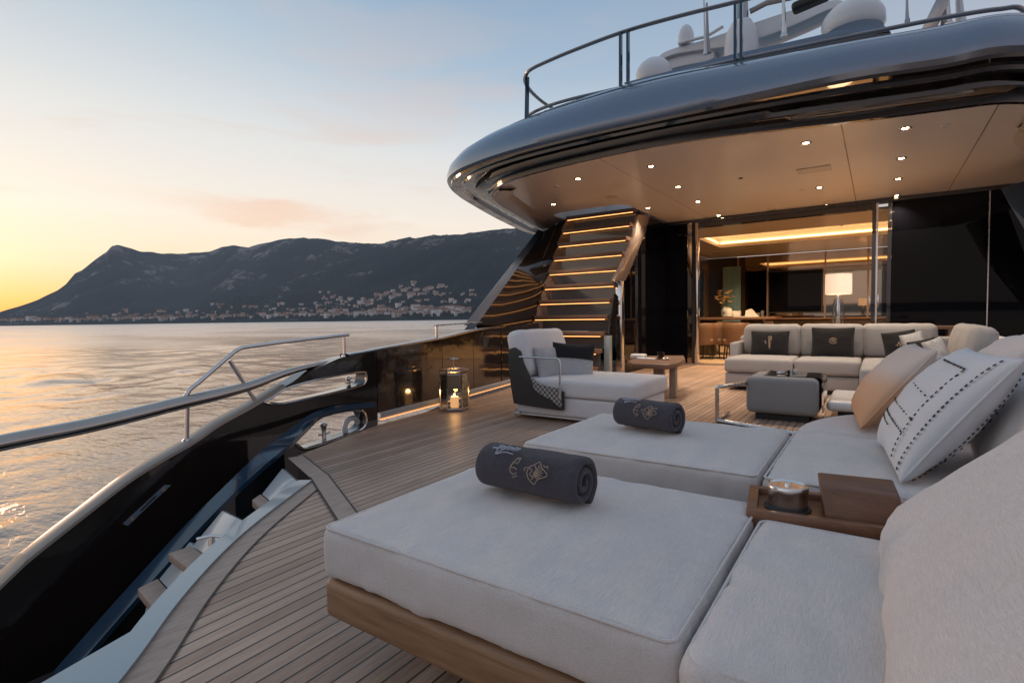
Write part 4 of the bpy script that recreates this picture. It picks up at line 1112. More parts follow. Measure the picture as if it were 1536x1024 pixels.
fpanel(FX(1481)+0.002, 4.2, 'glass_panel', 'glass_black', y=FY+0.005)
MB().box((-5.6, FY-0.06, 2.93), (4.2, FY+0.14, 2.998)).build('head_beam', 'gloss_black', fc)
MB().box((FX(1048), FY-0.03, 2.835), (FX(1306), FY+0.13, 2.928)).build('head_track', 'gloss_brown', fc)
MB().box((-5.6, FY-0.03, 0.002), (4.2, FY+0.14, 0.028)).build('sill_track', 'brushed', fc)
for p in ((1304, 452), (1317, 450)):
    c_ = PY(*p, FY-0.07); MB().box((c_.x-0.01, FY-0.075, c_.z-0.12), (c_.x+0.012, FY-0.05, c_.z+0.1)).build('door_handle', 'chrome', fc, bevel=0.004)
# starboard slanted stringer
q = [PY(1501, 284, 9.6), PY(1560, 262, 9.6), PY(1640, 470, 9.6), PY(1540, 352, 9.6)]
tag(MB().solid(q, (0.15, 0.5, 0)).build('starboard_strut', 'blue_gloss', bevel=0.01), 'blue black slanted strut at the starboard end of the saloon front', 'strut')

# ================================================================== the saloon inside
YB = 18.2
v, f = fill([[(-4.6, FY+0.15), (3.8, FY+0.15), (3.8, YB), (-4.6, YB)]], 0.012)
M['carpet'] = fabric('golden_carpet', (0.50, 0.36, 0.22), slub=0.4)
struct(MB().add(v, f).build('saloon_floor', 'carpet', smooth=False))
M['saloon_ceil'] = simple('saloon_ceiling_lacquer', (0.78, 0.68, 0.58), 0.18, 0.0, var=0.04, coat=0.5, coatr=0.05)
rx0, rx1, ry0, ry1 = -3.55, 2.6, 13.1, 15.3
v, f = fill([[(-4.6, FY+0.10), (3.8, FY+0.10), (3.8, YB), (-4.6, YB)], [(rx0, ry0), (rx1, ry0), (rx1, ry1), (rx0, ry1)]], 2.85)
sc_ = struct(MB().add(v, f).build('saloon_ceiling', 'saloon_ceil', smooth=False))
b_ = MB(); hl = [(rx0, ry0), (rx1, ry0), (rx1, ry1), (rx0, ry1)]
b_.add([(x, y, 2.85) for x, y in hl]+[(x, y, 2.93) for x, y in hl]+[(x+(-0.12 if x < 0 else 0.12), y+(-0.12 if y < 14 else 0.12), 2.93) for x, y in hl]+[(x+(-0.12 if x < 0 else 0.12), y+(-0.12 if y < 14 else 0.12), 3.12) for x, y in hl],
       [(i+o, (i+1) % 4+o, (i+1) % 4+4+o, i+4+o) for o in (0, 4, 8) for i in range(4)]+[(12, 13, 14, 15)])
struct(b_.build('saloon_ceiling_tray', 'cream', smooth=False))
cv = empty('cove_light', (-0.5, 14.2, 2.95), 'glowing warm cove light around the recessed tray of the saloon ceiling', 'cove light')
for (xa, ya), (xb, yb) in zip(hl, hl[1:]+hl[:1]):
    a_, b2 = Vector((xa, ya, 2.965)), Vector((xb, yb, 2.965)); d_ = (b2-a_).normalized(); n_ = Vector((d_.y, -d_.x, 0))*0.06
    MB().solid([a_+n_*0.6, b2+n_*0.6, b2+n_*1.5, a_+n_*1.5], (0, 0, 0.03)).build('light_strip', 'cove', cv)
    MB().solid([a_+Vector((0, 0, -0.03))-n_*0.1, b2+Vector((0, 0, -0.03))-n_*0.1, b2+Vector((0, 0, -0.012))-n_*0.1, a_+Vector((0, 0, -0.012))-n_*0.1], n_*0.05).build('light_strip', 'led_soft', cv)
wl = empty('saloon_back_wall', (-1.0, YB, 0), 'bronze mirrored saloon back wall reflecting the ceiling glow', 'mirror wall')
MB().box((-4.6, YB, 0.0), (3.8, YB+0.05, 2.84)).build('dark_panelling', 'wall_dark', wl)
MB().box((PY(1118, 450, YB).x, YB-0.02, 0.95), (3.8, YB-0.004, 2.83)).build('mirror', 'smoked', wl)
for px in (1106, 1150, 1236, 1300): MB().box((PY(px, 450, YB-0.03).x, YB-0.05, 0.2), (PY(px, 450, YB-0.03).x+0.05, YB-0.022, 2.83)).build('bronze_trim', 'beam', wl)
lw = empty('saloon_side_wall', (-4.6, 15, 0), 'dark panelled side wall of the saloon with tall windows and curtains', 'wall')
wy = [(12.3, 13.5), (14.2, 15.6), (16.7, 17.75)]
prev = FY+0.15
for a_, b2 in wy+[(YB, YB)]:
    MB().box((-4.66, prev, 0.0), (-4.6, a_, 2.84)).build('wall_panel', 'wall_gold' if a_ > 13 else 'wall_dark', lw)
    if a_ < YB:
        MB().box((-4.66, a_+0.001, 0.0), (-4.6, b2-0.001, 0.75)).build('wall_panel', 'wall_dark', lw)
        MB().box((-4.66, a_+0.001, 2.45), (-4.6, b2-0.001, 2.84)).build('wall_panel', 'wall_gold', lw)
        w_ = MB().box((-4.645, a_+0.001, 0.75), (-4.625, b2-0.001, 2.45)).build('window', 'window_tint', lw) if 'window_tint' in M else MB().box((-4.645, a_+0.001, 0.75), (-4.635, b2-0.001, 2.45)).build('window', glass('window_tint', (0.35, 0.62, 0.72)), lw)
    prev = b2
def curtain(y0, y1, mat, x=-4.5, label=None):
    rows = [[], []]; n_ = 50
    for i in range(n_+1):
        y = y0+(y1-y0)*i/n_; xx = x+0.035*sin(i*1.25)+0.01*sin(i*3.1)
        rows[0].append((xx, y, 0.03)); rows[1].append((xx+0.005, y, 2.8))
    return tag(MB().grid(rows).build('curtain', mat), label, 'curtain')
curtain(13.45, 14.25, 'wall_dark', -4.5, 'dark drawn curtain between the first two saloon windows')
M['curtain_teal'] = simple('teal_sheer_curtain', (0.20, 0.34, 0.38), 0.9)
xs0, xs1 = PY(1084, 450, YB-0.1).x, PY(1111, 450, YB-0.1).x
rows = [[], []]
for i in range(61):
    x = xs0+(xs1-xs0)*i/60; yy = YB-0.10+0.02*sin(i*1.3)
    rows[0].append((x, yy, 0.05)); rows[1].append((x, yy, 2.55))
tag(MB().grid(rows).build('curtain', 'curtain_teal'), 'pale teal sheer curtain on the saloon back wall, above the flower vase', 'curtain')
struct(MB().box((3.8, FY+0.15, 0), (3.85, YB, 2.84)).build('saloon_wall', 'wall_dark', smooth=False))
tv = empty('television', tuple(PY(1192, 470, YB-0.12)), 'large black television on the mirrored saloon wall', 'television')
x0, x1 = PY(1152, 450, YB-0.12).x, PY(1234, 450, YB-0.12).x
zt_, zb_ = PY(1192, 405, YB-0.12).z, PY(1192, 469, YB-0.12).z
MB().box((x0, YB-0.13, zb_), (x1, YB-0.06, zt_)).build('casing', 'seam', tv)
MB().box((x0+0.03, YB-0.136, zb_+0.03), (x1-0.03, YB-0.131, zt_-0.03)).build('screen', 'glass_black', tv)
cs = empty('low_sideboard', tuple(PY(1200, 490, YB-0.5)), 'long low dark sideboard under the television', 'sideboard')
MB().box((PY(1130, 480, YB-0.5).x, YB-0.55, 0.12), (3.2, YB-0.14, 0.86)).build('body', 'wall_dark', cs, bevel=0.01)
MB().box((PY(1128, 480, YB-0.5).x, YB-0.58, 0.862), (3.2, YB-0.12, 0.90)).build('top', 'walnut', cs, bevel=0.005)
# dining table
TY = 14.0
tb = empty('dining_table', (FX(1105, TY), TY, 0), 'long dark table inside the saloon carrying flowers and cards', 'table')
x0, x1 = PY(1030, 474, TY).x, PY(1168, 474, TY).x; zt_ = PY(1110, 475.5, TY).z
MB().box((x0, TY-0.5, zt_-0.06), (x1, TY+0.5, zt_)).build('tabletop', 'walnut', tb, bevel=0.015)
for k in (0.25, 0.75):
    MB().box((x0+(x1-x0)*k-0.22, TY-0.15, 0.013), (x0+(x1-x0)*k+0.22, TY+0.15, zt_-0.061)).build('pedestal', 'wall_dark', tb, bevel=0.01)
def armchair():
    t = empty('dining_chair', (0, 0, 0), 'low brown rounded chair at the saloon table', 'chair', 'brown chairs round the saloon table')
    rows = []
    for z, r_ in ((0.34, 0.29), (0.5, 0.30), (0.68, 0.31), (0.80, 0.31), (0.83, 0.29), (0.80, 0.265), (0.5, 0.25), (0.36, 0.245)):
        rows.append([(r_*cos(a), r_*sin(a), z-(0.10 if abs(a-pi/2) > 1.6 and z > 0.6 else 0)) for a in np.linspace(-0.35, pi+0.35, 22)])
    MB().grid(rows).build('backrest', 'brown_leather', t)
    MB().cushion((0.50, 0.5, 0.14), 0.05, 0.02, 0.002, mtx=TR((0, 0, 0.40))).build('seat', 'brown_leather', t)
    for sx in (-1, 1):
        for sy in (-1, 1): MB().tube([(sx*0.19, sy*0.19, 0.34), (sx*0.22, sy*0.22, 0.003)], [0.02, 0.013], 8).build('leg', 'wall_dark', t)
    return t
pc = armchair(); first = True
CH = [(1052, 500, 12.75, 200, 'brown rounded chair half hidden by the chrome door post'), (1075, 505, 13.05, 160, 'brown rounded chair in front of the flower vase'),
      (1103, 505, 13.0, 185, 'brown rounded chair just left of the sofa, in front of the table'), (1090, 500, 14.9, 10, 'brown rounded chair behind the table, under the flowers'), (1140, 500, 14.9, -10, 'brown rounded chair behind the table, above the first sofa cushion')]
for px, py, y, rz, lab in CH:
    o = pc if first else copy_tree(pc); first = False
    o.location = (PY(px, py, y).x, y, 0.013); o.rotation_euler = (0, 0, radians(rz)); o['label'] = lab
# vase and flowers
vb = PY(1088, 474, TY-0.1)
va = empty('flower_vase', (vb.x, vb.y, zt_+0.001), 'pale ceramic vase of yellow lilies on the saloon table', 'vase')
MB().lathe([(0.06, 0), (0.09, 0.03), (0.10, 0.16), (0.07, 0.24), (0.085, 0.27), (0.075, 0.27), (0.06, 0.2)], (vb.x, vb.y, zt_+0.001), 24).build('vase_body', 'ceramic', va)
rf = random.Random(4)
stems, leaves = MB(), MB()
for k in range(22):
    an = rf.uniform(0, 2*pi); rr_ = rf.uniform(0.05, 0.30); hh = rf.uniform(0.42, 0.68)-rr_*0.3
    tip = Vector((vb.x+rr_*cos(an), vb.y+rr_*sin(an), zt_+hh)); b0 = Vector((vb.x, vb.y, zt_+0.2))
    stems.tube([b0, b0.lerp(tip, 0.5)+Vector((0, 0, 0.04)), tip], 0.004, 5)
    fl_ = MB()
    for j in range(6):
        a2 = j*pi/3+rf.random(); d_ = Vector((cos(a2), sin(a2), 0.5)); s_ = Vector((-sin(a2), cos(a2), 0))
        fl_.add([tip, tip+d_*0.03+s_*0.018, tip+d_*0.075+Vector((0, 0, 0.005)), tip+d_*0.03-s_*0.018], [(0, 1, 2, 3)])
    fl_.build('flower', 'petal', va)
    for j in range(2):
        m0 = b0.lerp(tip, rf.uniform(0.4, 0.8)); a2 = rf.uniform(0, 2*pi); d_ = Vector((cos(a2), sin(a2), 0.3)); s_ = Vector((-sin(a2), cos(a2), 0))
        leaves.add([m0, m0+d_*0.05+s_*0.015, m0+d_*0.12, m0+d_*0.05-s_*0.015], [(0, 1, 2, 3)])
stems.build('stems', 'leaf', va); leaves.build('foliage', 'leaf', va)
c_ = PY(1094, 474, TY-0.3)
tag(MB().lathe([(0.05, 0), (0.08, 0.02), (0.085, 0.13), (0.05, 0.2), (0.03, 0.22), (0.01, 0.225)], (c_.x, c_.y, zt_+0.001), 20).build('pale_jar', 'paper'), 'small white lidded jar just right of the flower vase', 'jar')
c_ = PY(1105, 474, TY-0.2); tag(MB().box((c_.x-0.09, c_.y-0.08, zt_+0.001), (c_.x+0.09, c_.y+0.08, zt_+0.15)).build('white_box', 'paper', bevel=0.01), 'small white box on the table right of the vase', 'box')
c_ = PY(1126, 474, TY-0.2); q = [(c_.x-0.13, c_.y, zt_+0.001), (c_.x+0.18, c_.y, zt_+0.001), (c_.x+0.0, c_.y+0.05, zt_+0.2), (c_.x-0.12, c_.y+0.05, zt_+0.16)]
tag(MB().solid(q, (0, 0.1, 0)).build('folded_napkin', 'paper'), 'white folded napkin standing on the table, right of the white box', 'napkin')
c_ = PY(1117, 474, TY-0.35); tag(MB().box((c_.x-0.25, c_.y-0.05, zt_+0.001), (c_.x+0.3, c_.y+0.05, zt_+0.02)).build('serving_tray', 'paper', bevel=0.004), 'flat white tray lying before the box and napkin', 'tray')
for k, (px, lab) in enumerate(((1138, 'short candle glass at the right end of the table'), (1144, 'taller candle glass at the right end of the table'))):
    c_ = PY(px, 474, TY+0.1); tag(MB().lathe([(0.035, 0), (0.04, 0.10+0.05*k), (0.035, 0.10+0.05*k), (0.03, 0.01)], (c_.x, c_.y, zt_+0.001), 16).build('candle_glass', 'brushed'), lab, 'glass')
# small downlights inside
pi_ = None
for p in [(1098, 352), (1097, 384), (1120, 384), (1086, 388), (1209, 376), (1258, 375), (1292, 373), (1065, 382), (1262, 338), (1169, 381)]:
    w_ = PZ(*p, 2.85)
    if w_.y > YB-0.2 or w_.y < FY+0.3: continue
    if pi_ is None:
        pi_ = empty('saloon_downlight', (0, 0, 0), 'tiny bright downlight in the saloon ceiling', 'downlight', 'downlights of the saloon ceiling')
        MB().lathe([(0.025, 0), (0.04, -0.001), (0.038, -0.008), (0.026, -0.006)], (0, 0, 0), 16).build('trim_ring', 'brushed', pi_)
        MB().lathe([(0.001, -0.005), (0.025, -0.005), (0.025, -0.001)], (0, 0, 0), 16).build('lens', 'lamp_lens', pi_); o = pi_
    else: o = copy_tree(pi_)
    o.location = (w_.x, w_.y, 2.848)
for x, y in ((-3.0, 12.4), (-1.0, 12.4), (-3.0, 16.4), (-0.8, 16.6), (1.6, 12.6), (1.6, 16.5)):
    ld = D.lights.new('saloon_fill', 'SPOT'); ld.energy = 260; ld.color = (1.0, 0.66, 0.36); ld.spot_size = radians(140); ld.spot_blend = 0.9; ld.shadow_soft_size = 0.05  # added fill spots without fittings of their own, to brighten the saloon
    lo = D.objects.new('saloon_fill', ld); COL.objects.link(lo); lo.location = (x, y, 2.80)
# ================================================================== furniture on deck
def pillow_surf(w, h, t, mtx, pinch=0.07, side=1, lift=0.003):
    def S(u, v):      # u, v in -1..1 as fractions of the half size
        e = max(0, (1-u*u)*(1-v*v))
        return mtx @ Vector((w/2*u*(1-pinch*(1-v*v)), h/2*v*(1-pinch*(1-u*u)), side*(t/2*e**0.42+lift)))
    return S
# small embroidered motifs drawn as strokes in a unit square
def motif_monogram():
    c1 = [(0.45*cos(a), 0.5*sin(a)) for a in np.linspace(0.9, 5.6, 18)]
    c2 = [(-0.05, 0.75), (0.1, 0.95), (0.35, 0.9), (0.3, 0.5)]
    c3 = [(-0.35, 0.0), (-0.1, 0.05), (0.2, 0.0), (0.3, -0.1)]
    return [c1, [(-0.4, 0.1), (-0.2, 0.6), (0.1, 0.85), (0.45, 0.95)], c3, [(-0.1, -0.75), (0.2, -0.7), (0.5, -0.55)], c2]
def motif_leaf():
    out = [[(-0.7, -0.1), (-0.6, 0.35), (-0.2, 0.7), (0.1, 0.95), (0.4, 0.5), (0.95, 0.0), (0.6, -0.3), (0.2, -0.55), (0.0, -0.95), (-0.3, -0.75), (-0.55, -0.5), (-0.7, -0.1)]]
    for k in range(7):
        a = -0.9+k*0.33; out.append([(-0.25, -0.6), (0.1*cos(a)-0.1, -0.2+0.1*sin(a)), (0.72*cos(a)-0.15, 0.75*sin(a)+0.05)])
    out += [[(-0.55, 0.3), (-0.3, 0.1), (-0.45, -0.2), (-0.2, -0.35)], [(-0.2, 0.6), (0.0, 0.25), (-0.15, -0.1), (0.1, -0.4)], [(0.45, 0.75), (0.6, 0.6), (0.8, 0.7), (0.85, 0.5)], [(-0.75, 0.35), (-0.95, 0.2), (-0.9, 0.0)]]
    return out
def motif_crown():
    out = [[(-0.9, 0.2), (-0.5, -0.1), (-0.45, -0.8), (0.1, -0.35), (0.8, -0.45)], [(-0.45, -0.8), (-0.2, -0.2), (0.0, 0.2)], [(-0.95, 0.0), (-0.55, 0.15), (-0.2, 0.1)]]
    for k in range(8):
        x = -0.55+0.2*k; out.append([(x, 0.0+0.1*(k % 2)), (x+0.1, 0.35), (x+0.22, 0.55), (x+0.08, 0.75-0.1*(k % 3)), (x-0.05, 0.4)])
    return out
def motif_ring():
    return [[(0.9*cos(a), 0.9*sin(a)) for a in np.linspace(0.4, 6.0, 22)], [(-0.5, 0.4), (-0.1, 0.5), (-0.3, 0.1), (-0.5, -0.1)], [(-0.2, -0.4), (0.1, 0.0), (0.2, 0.45), (0.45, 0.1), (0.15, -0.05)], [(0.1, -0.45), (0.4, -0.35)]]
def motif_scroll():
    out = []
    for k in range(4):
        cy = 0.75-0.5*k; out.append([(0.25*cos(a)*(1-0.15*k), cy+0.2*sin(a)) for a in np.linspace(0, 5.2, 12)])
    out += [[(0, 1.0), (0.02, 0.3), (-0.02, -0.4), (0.03, -1.2)], [(-0.7, 0.3), (-0.65, -0.1), (-0.55, -0.4)], [(-0.9, 0.05), (-0.5, 0.0)], [(0.2, 0.9), (0.25, 0.3)]]
    return out
def motif_knot():
    out = [[(cx+0.3*cos(a), cy+0.32*sin(a)) for a in np.linspace(0, 2*pi, 14)] for cx, cy in ((-0.3, -0.1), (0.2, -0.1), (-0.05, 0.35))]
    return out+[[(-0.9, -0.2), (-0.5, -0.35), (0, -0.5), (0.5, -0.35), (0.9, -0.15)]]
def embroider(S, motif, cu, cv, su, sv, r, mat, parent, rot=0.0, name='embroidery'):
    b_ = MB(); c_, s_ = cos(rot), sin(rot)
    for st_ in motif:
        pts = catmull([(p[0], p[1], 0) for p in st_], 3)
        b_.tube([S(cu+su*(p.x*c_-p.y*s_), cv+sv*(p.x*s_+p.y*c_)) for p in pts], r, 5)
    return b_.build(name, mat, parent)

# ---- the two big daybeds
def daybed(x0, x1, y0, y1, xm, seatx, seaty0, seaty1, label, seed):
    t = empty('daybed', ((x0+x1)/2, (y0+y1)/2, 0), label, 'daybed')
    zt, zc, zw = 0.437, 0.275, 0.155
    c_ = MB().cushion((xm-x0-0.006, y1-y0, zt-zc), 0.035, 0.016, 0.0085, seed, 64, TR(((x0+xm)/2, (y0+y1)/2, (zt+zc)/2)), freq=5).build('leg_cushion', 'linen', t)
    def pipe(xa, xb, ya, yb, r=0.035, e=0.0085):
        lp = []
        for (cx, cy, a0) in ((xa+r, ya+r, pi), (xb-r, ya+r, 1.5*pi), (xb-r, yb-r, 0), (xa+r, yb-r, pi/2)):
            for k in range(7): lp.append((cx+(r-e)*cos(a0+k*pi/12), cy+(r-e)*sin(a0+k*pi/12), zt-e+0.0015))
        out = []
        for i, p in enumerate(lp):
            q = lp[(i+1) % len(lp)]; L_ = (Vector(q)-Vector(p)).length; m2 = max(1, int(L_/0.06))
            out += [tuple(Vector(p).lerp(Vector(q), j/m2)) for j in range(m2)]
        return out
    MB().tube(pipe(x0+0.003, xm-0.003, y0, y1), 0.0042, 6, True).build('piping', 'linen', c_)
    c2 = MB().cushion((seatx-xm-0.006, seaty1-seaty0, zt-zc), 0.04, 0.018, 0.009, seed+3, 56, TR(((xm+seatx)/2+0.003, (seaty0+seaty1)/2, (zt+zc)/2)), freq=5).build('seat_cushion', 'linen', t)
    MB().tube(pipe(xm+0.006, seatx, seaty0, seaty1, 0.04, 0.010), 0.0042, 6, True).build('piping', 'linen', c2)
    MB().box((x0+0.004, y0+0.006, zw), (seatx, y1-0.004, zc-0.002)).build('wood_base', 'teak_x', t, bevel=0.022, seg=4)
    MB().box((x0+0.30, y0+0.22, 0.003), (seatx-0.1, y1-0.12, zw-0.001)).build('plinth', 'dark_rubber', t)
    return t
near = daybed(-1.372, 0.62, 0.965, 1.855, -0.296, 0.62, 0.93, 1.735, 'nearest daybed, the large white cushion on a teak base with the wood edge showing', 1)
far = daybed(-1.438, 0.62, 2.165, 3.095, -0.362, 0.62, 2.165, 3.10, 'second daybed behind the nearest one, white cushions without wood showing', 5)
lg = empty('rounded_seat', (0.1, 3.55, 0), 'rounded white seat beyond the second daybed, under the peach pillow', 'seat')
pts = [(0.7, 3.20), (-0.30, 3.20), (-0.36, 3.26), (-0.33, 3.45), (-0.24, 3.68), (-0.10, 3.86), (0.10, 3.93), (0.7, 3.95)]
cc = catmull([(a_, b_, 0) for a_, b_ in pts[1:-1]], 5); cc = [Vector((0.7, 3.20, 0))]+cc+[Vector((0.7, 3.95, 0))]
ctr = Vector((0.25, 3.57, 0)); rows = []
for k, z in ((0.985, 0.27), (1.0, 0.30), (1.0, 0.38), (0.985, 0.41), (0.95, 0.428), (0.80, 0.44), (0.4, 0.45), (0.01, 0.452)):
    rows.append([tuple(ctr+(p-ctr)*k+Vector((0, 0, z))) for p in cc+[cc[0]]])
MB().grid(rows).build('cushion', 'linen', lg)
rows = []
for k, z in ((0.97, 0.16), (0.985, 0.17), (0.985, 0.262), (0.97, 0.268), (0.5, 0.268)): rows.append([tuple(ctr+(p-ctr)*k+Vector((0, 0, z))) for p in cc+[cc[0]]])
MB().grid(rows).build('wood_base', 'teak_x', lg)
MB().box((-0.05, 3.3, 0.003), (0.6, 3.8, 0.165)).build('plinth', 'dark_rubber', lg)

# ---- back cushions and pillows on the right
def lean(c0, th, yaw=0.0):
    """basis for something leaning back to starboard: x along +Y of the boat, y up the slope, z its face normal"""
    yw = Vector((-sin(yaw), cos(yaw), 0)); v_ = Vector((cos(yaw)*cos(th), sin(yaw)*cos(th), sin(th)))
    return basis(c0, -yw, v_)
th = radians(47)
n_ = Vector((-sin(th), 0, cos(th))); v_ = Vector((cos(th), 0, sin(th)))
def backcush(y0, y1, x, z, hgt, thk, th_, label, seed, mat='linen', puff=0.05, yaw=0.0, name='back_cushion'):
    v2 = Vector((cos(th_), 0, sin(th_))); n2 = Vector((-sin(th_), 0, cos(th_)))
    c_ = Vector((x, (y0+y1)/2, z))+v2*hgt/2-n2*thk*0.30
    m_ = lean(c_, th_, yaw)
    t = empty(name, (c_.x, c_.y, z), label, 'cushion')
    cu = MB().cushion((y1-y0, hgt, thk), min(0.10, thk*0.42), puff, 0.016, seed, 44, m_, side=0.012, freq=4.5).build('cushion_body', mat, t)
    lp = []
    a_, b_ = (y1-y0)/2-0.012, hgt/2-0.012
    for u, w_ in ((-1, -1), (0, -1), (1, -1), (1, 0), (1, 1), (0, 1), (-1, 1), (-1, 0)): lp.append(m_ @ Vector((u*a_*(1.02 if w_ == 0 else 1), w_*b_*(1.02 if u == 0 else 1), 0.0)))
    MB().tube(catmull(lp, 6, True), 0.004, 6, True).build('piping', mat, t)
    return t
backcush(0.55, 1.78, 0.02, 0.43, 0.66, 0.22, radians(43), 'huge pale back cushion filling the lower right corner on the nearest daybed', 11, puff=0.06)
backcush(2.12, 3.12, 0.36, 0.43, 0.60, 0.26, radians(62), 'plump white back cushion behind the dotted pillow at the right edge', 14, puff=0.07)
def pillow(c0, xdir, ydir, w, h, t, mat, label, seed, pinch=0.07, name='pillow', parent=None, wr=0.010, seam=True):
    m_ = basis(c0, xdir, ydir)
    o = empty(name, tuple(c0), label, 'pillow')
    MB().pillow(w, h, t, m_, seed, pinch, 26, wr).build('cover', mat, o, merge=True)
    if seam:
        lp = []
        for k in range(4):
            for j in range(12):
                s_ = -1+2*j/12; u, v2 = [(s_, -1), (1, s_), (-s_, 1), (-1, -s_)][k]
                lp.append(m_ @ Vector((w/2*u*(1-pinch*(1-v2*v2)), h/2*v2*(1-pinch*(1-u*u)), 0)))
        MB().tube(lp, 0.0045, 6, True).build('piping', mat, o)
    return o, m_
# dotted pillow
bl_, br_ = Vector((-0.014, 2.93, 0.452)), Vector((0.07, 2.24, 0.452))
tl_, tr_ = PY(1437, 541, 2.93), PY(1497, 560, 2.30)
cen = (bl_+br_+tl_+tr_)/4; xd = (br_+tr_-bl_-tl_); yd = (tl_+tr_-bl_-br_)
w_, h_ = xd.length/2*1.04, yd.length/2*1.10
M['linen_blue'] = fabric('bluish_white_linen', (0.68, 0.69, 0.71), slub=0.35)
dp, mm = pillow(cen+Vector((0.03, 0, 0.03)), xd, yd, w_, h_, 0.22, 'linen_blue', 'white pillow with black dotted stitching, leaning at the right of the second daybed', 21, 0.06)
S = pillow_surf(w_, h_, 0.22, mm, 0.06, 1, 0.0035)
Sb = pillow_surf(w_, h_, 0.22, mm, 0.06, -1, 0.0035)
rd = random.Random(3); DASH = MB()
def dots(S, pts, step=0.035, size=0.0062, jit=0.2):
    size *= 0.72
    P_ = [Vector((*p, 0)) for p in pts]; dash = DASH; step *= 2.2
    for a_, b_ in zip(P_, P_[1:]):
        n = max(1, int((b_-a_).length/step))
        for i in range(n):
            t = (i+0.5)/n; q = a_.lerp(b_, t); q2 = a_.lerp(b_, t+0.01/max(0.01, (b_-a_).length))
            p0 = S(q.x, q.y); d_ = (S(q2.x, q2.y)-p0).normalized(); s_ = size*(1+rd.uniform(-jit, jit))
            up_ = (p0-(mm @ Vector((0, 0, 0)))).normalized(); sd_ = d_.cross(mm.to_3x3() @ Vector((0, 0, 1))).normalized()
            pr = []
            for k in range(7):
                an = 2*pi*k/7; pr.append(p0+d_*cos(an)*s_*1.35+sd_*sin(an)*s_*0.9)
            zz = (mm.to_3x3() @ Vector((0, 0, 1)))*0.003
            if S is Sb: zz = -zz
            dash.solid(pr, zz)
dots(S, [(0.70, -0.9), (0.70, 0.62)]); dots(S, [(-0.10, 0.66), (0.70, 0.62)], 0.03)
dots(S, [(-0.62, -0.22), (0.72, -0.30)], 0.05, 0.005); dots(S, [(-0.80, -0.42), (0.70, -0.52)], 0.034, 0.0055)
dots(S, [(-0.86, -0.52), (0.2, -0.60)], 0.034, 0.0055); dots(S, [(-0.1, 0.14), (0.66, 0.06)], 0.06, 0.005)
dots(S, [(0.91, -0.95), (0.91, 0.92)], 0.034, 0.006); dots(Sb, [(0.90, -0.95), (0.90, 0.92)], 0.034, 0.006); dots(Sb, [(0.60, -0.85), (0.60, 0.55)], 0.055, 0.007)
cov = dp.children[0]; me_ = cov.data; offp = Vector(dp['_w'])
bm = bmesh.new(); bm.from_mesh(me_); bvs = [bm.verts.new(Vector(p)-offp) for p in DASH.v]
for f_ in DASH.f:
    fc_ = bm.faces.new([bvs[i] for i in f_]); fc_.material_index = 1
bm.to_mesh(me_); bm.free(); me_.materials.append(M['seam'])
# peach pillow
def peach():
    m, nt, b = newmat('peach_linen')
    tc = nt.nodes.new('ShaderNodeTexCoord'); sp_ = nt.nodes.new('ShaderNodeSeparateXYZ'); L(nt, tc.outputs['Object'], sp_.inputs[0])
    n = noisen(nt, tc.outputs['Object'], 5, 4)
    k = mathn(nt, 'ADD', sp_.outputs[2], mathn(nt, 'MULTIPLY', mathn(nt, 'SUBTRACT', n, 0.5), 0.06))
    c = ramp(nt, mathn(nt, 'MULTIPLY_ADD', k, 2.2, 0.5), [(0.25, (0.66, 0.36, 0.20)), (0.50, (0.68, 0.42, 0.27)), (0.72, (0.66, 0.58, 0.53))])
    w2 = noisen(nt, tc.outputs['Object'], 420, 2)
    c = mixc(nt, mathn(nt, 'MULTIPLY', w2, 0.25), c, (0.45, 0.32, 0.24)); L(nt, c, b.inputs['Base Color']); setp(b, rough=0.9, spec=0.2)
    bump(nt, b, w2, 0.3, 0.003); return m
M['peach'] = peach()
c_ = Vector((0.06, 3.52, 0.66))
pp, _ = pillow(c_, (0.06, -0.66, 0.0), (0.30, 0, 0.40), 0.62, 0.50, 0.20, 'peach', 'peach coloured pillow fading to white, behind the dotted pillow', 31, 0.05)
pillow(Vector((0.47, 3.35, 0.72)), (0.05, -0.7, 0.05), (0.26, 0.08, 0.42), 0.66, 0.50, 0.24, 'linen', 'creased white pillow behind the dotted pillow, with its corner highest', 33, 0.08, wr=0.018)
pillow(Vector((0.60, 2.62, 0.70)), (0.05, -0.7, 0.0), (0.24, 0.0, 0.42), 0.74, 0.56, 0.28, 'linen_cool', 'white pillow partly out of the frame at the right edge, above the big cushion', 35, 0.06, wr=0.014)

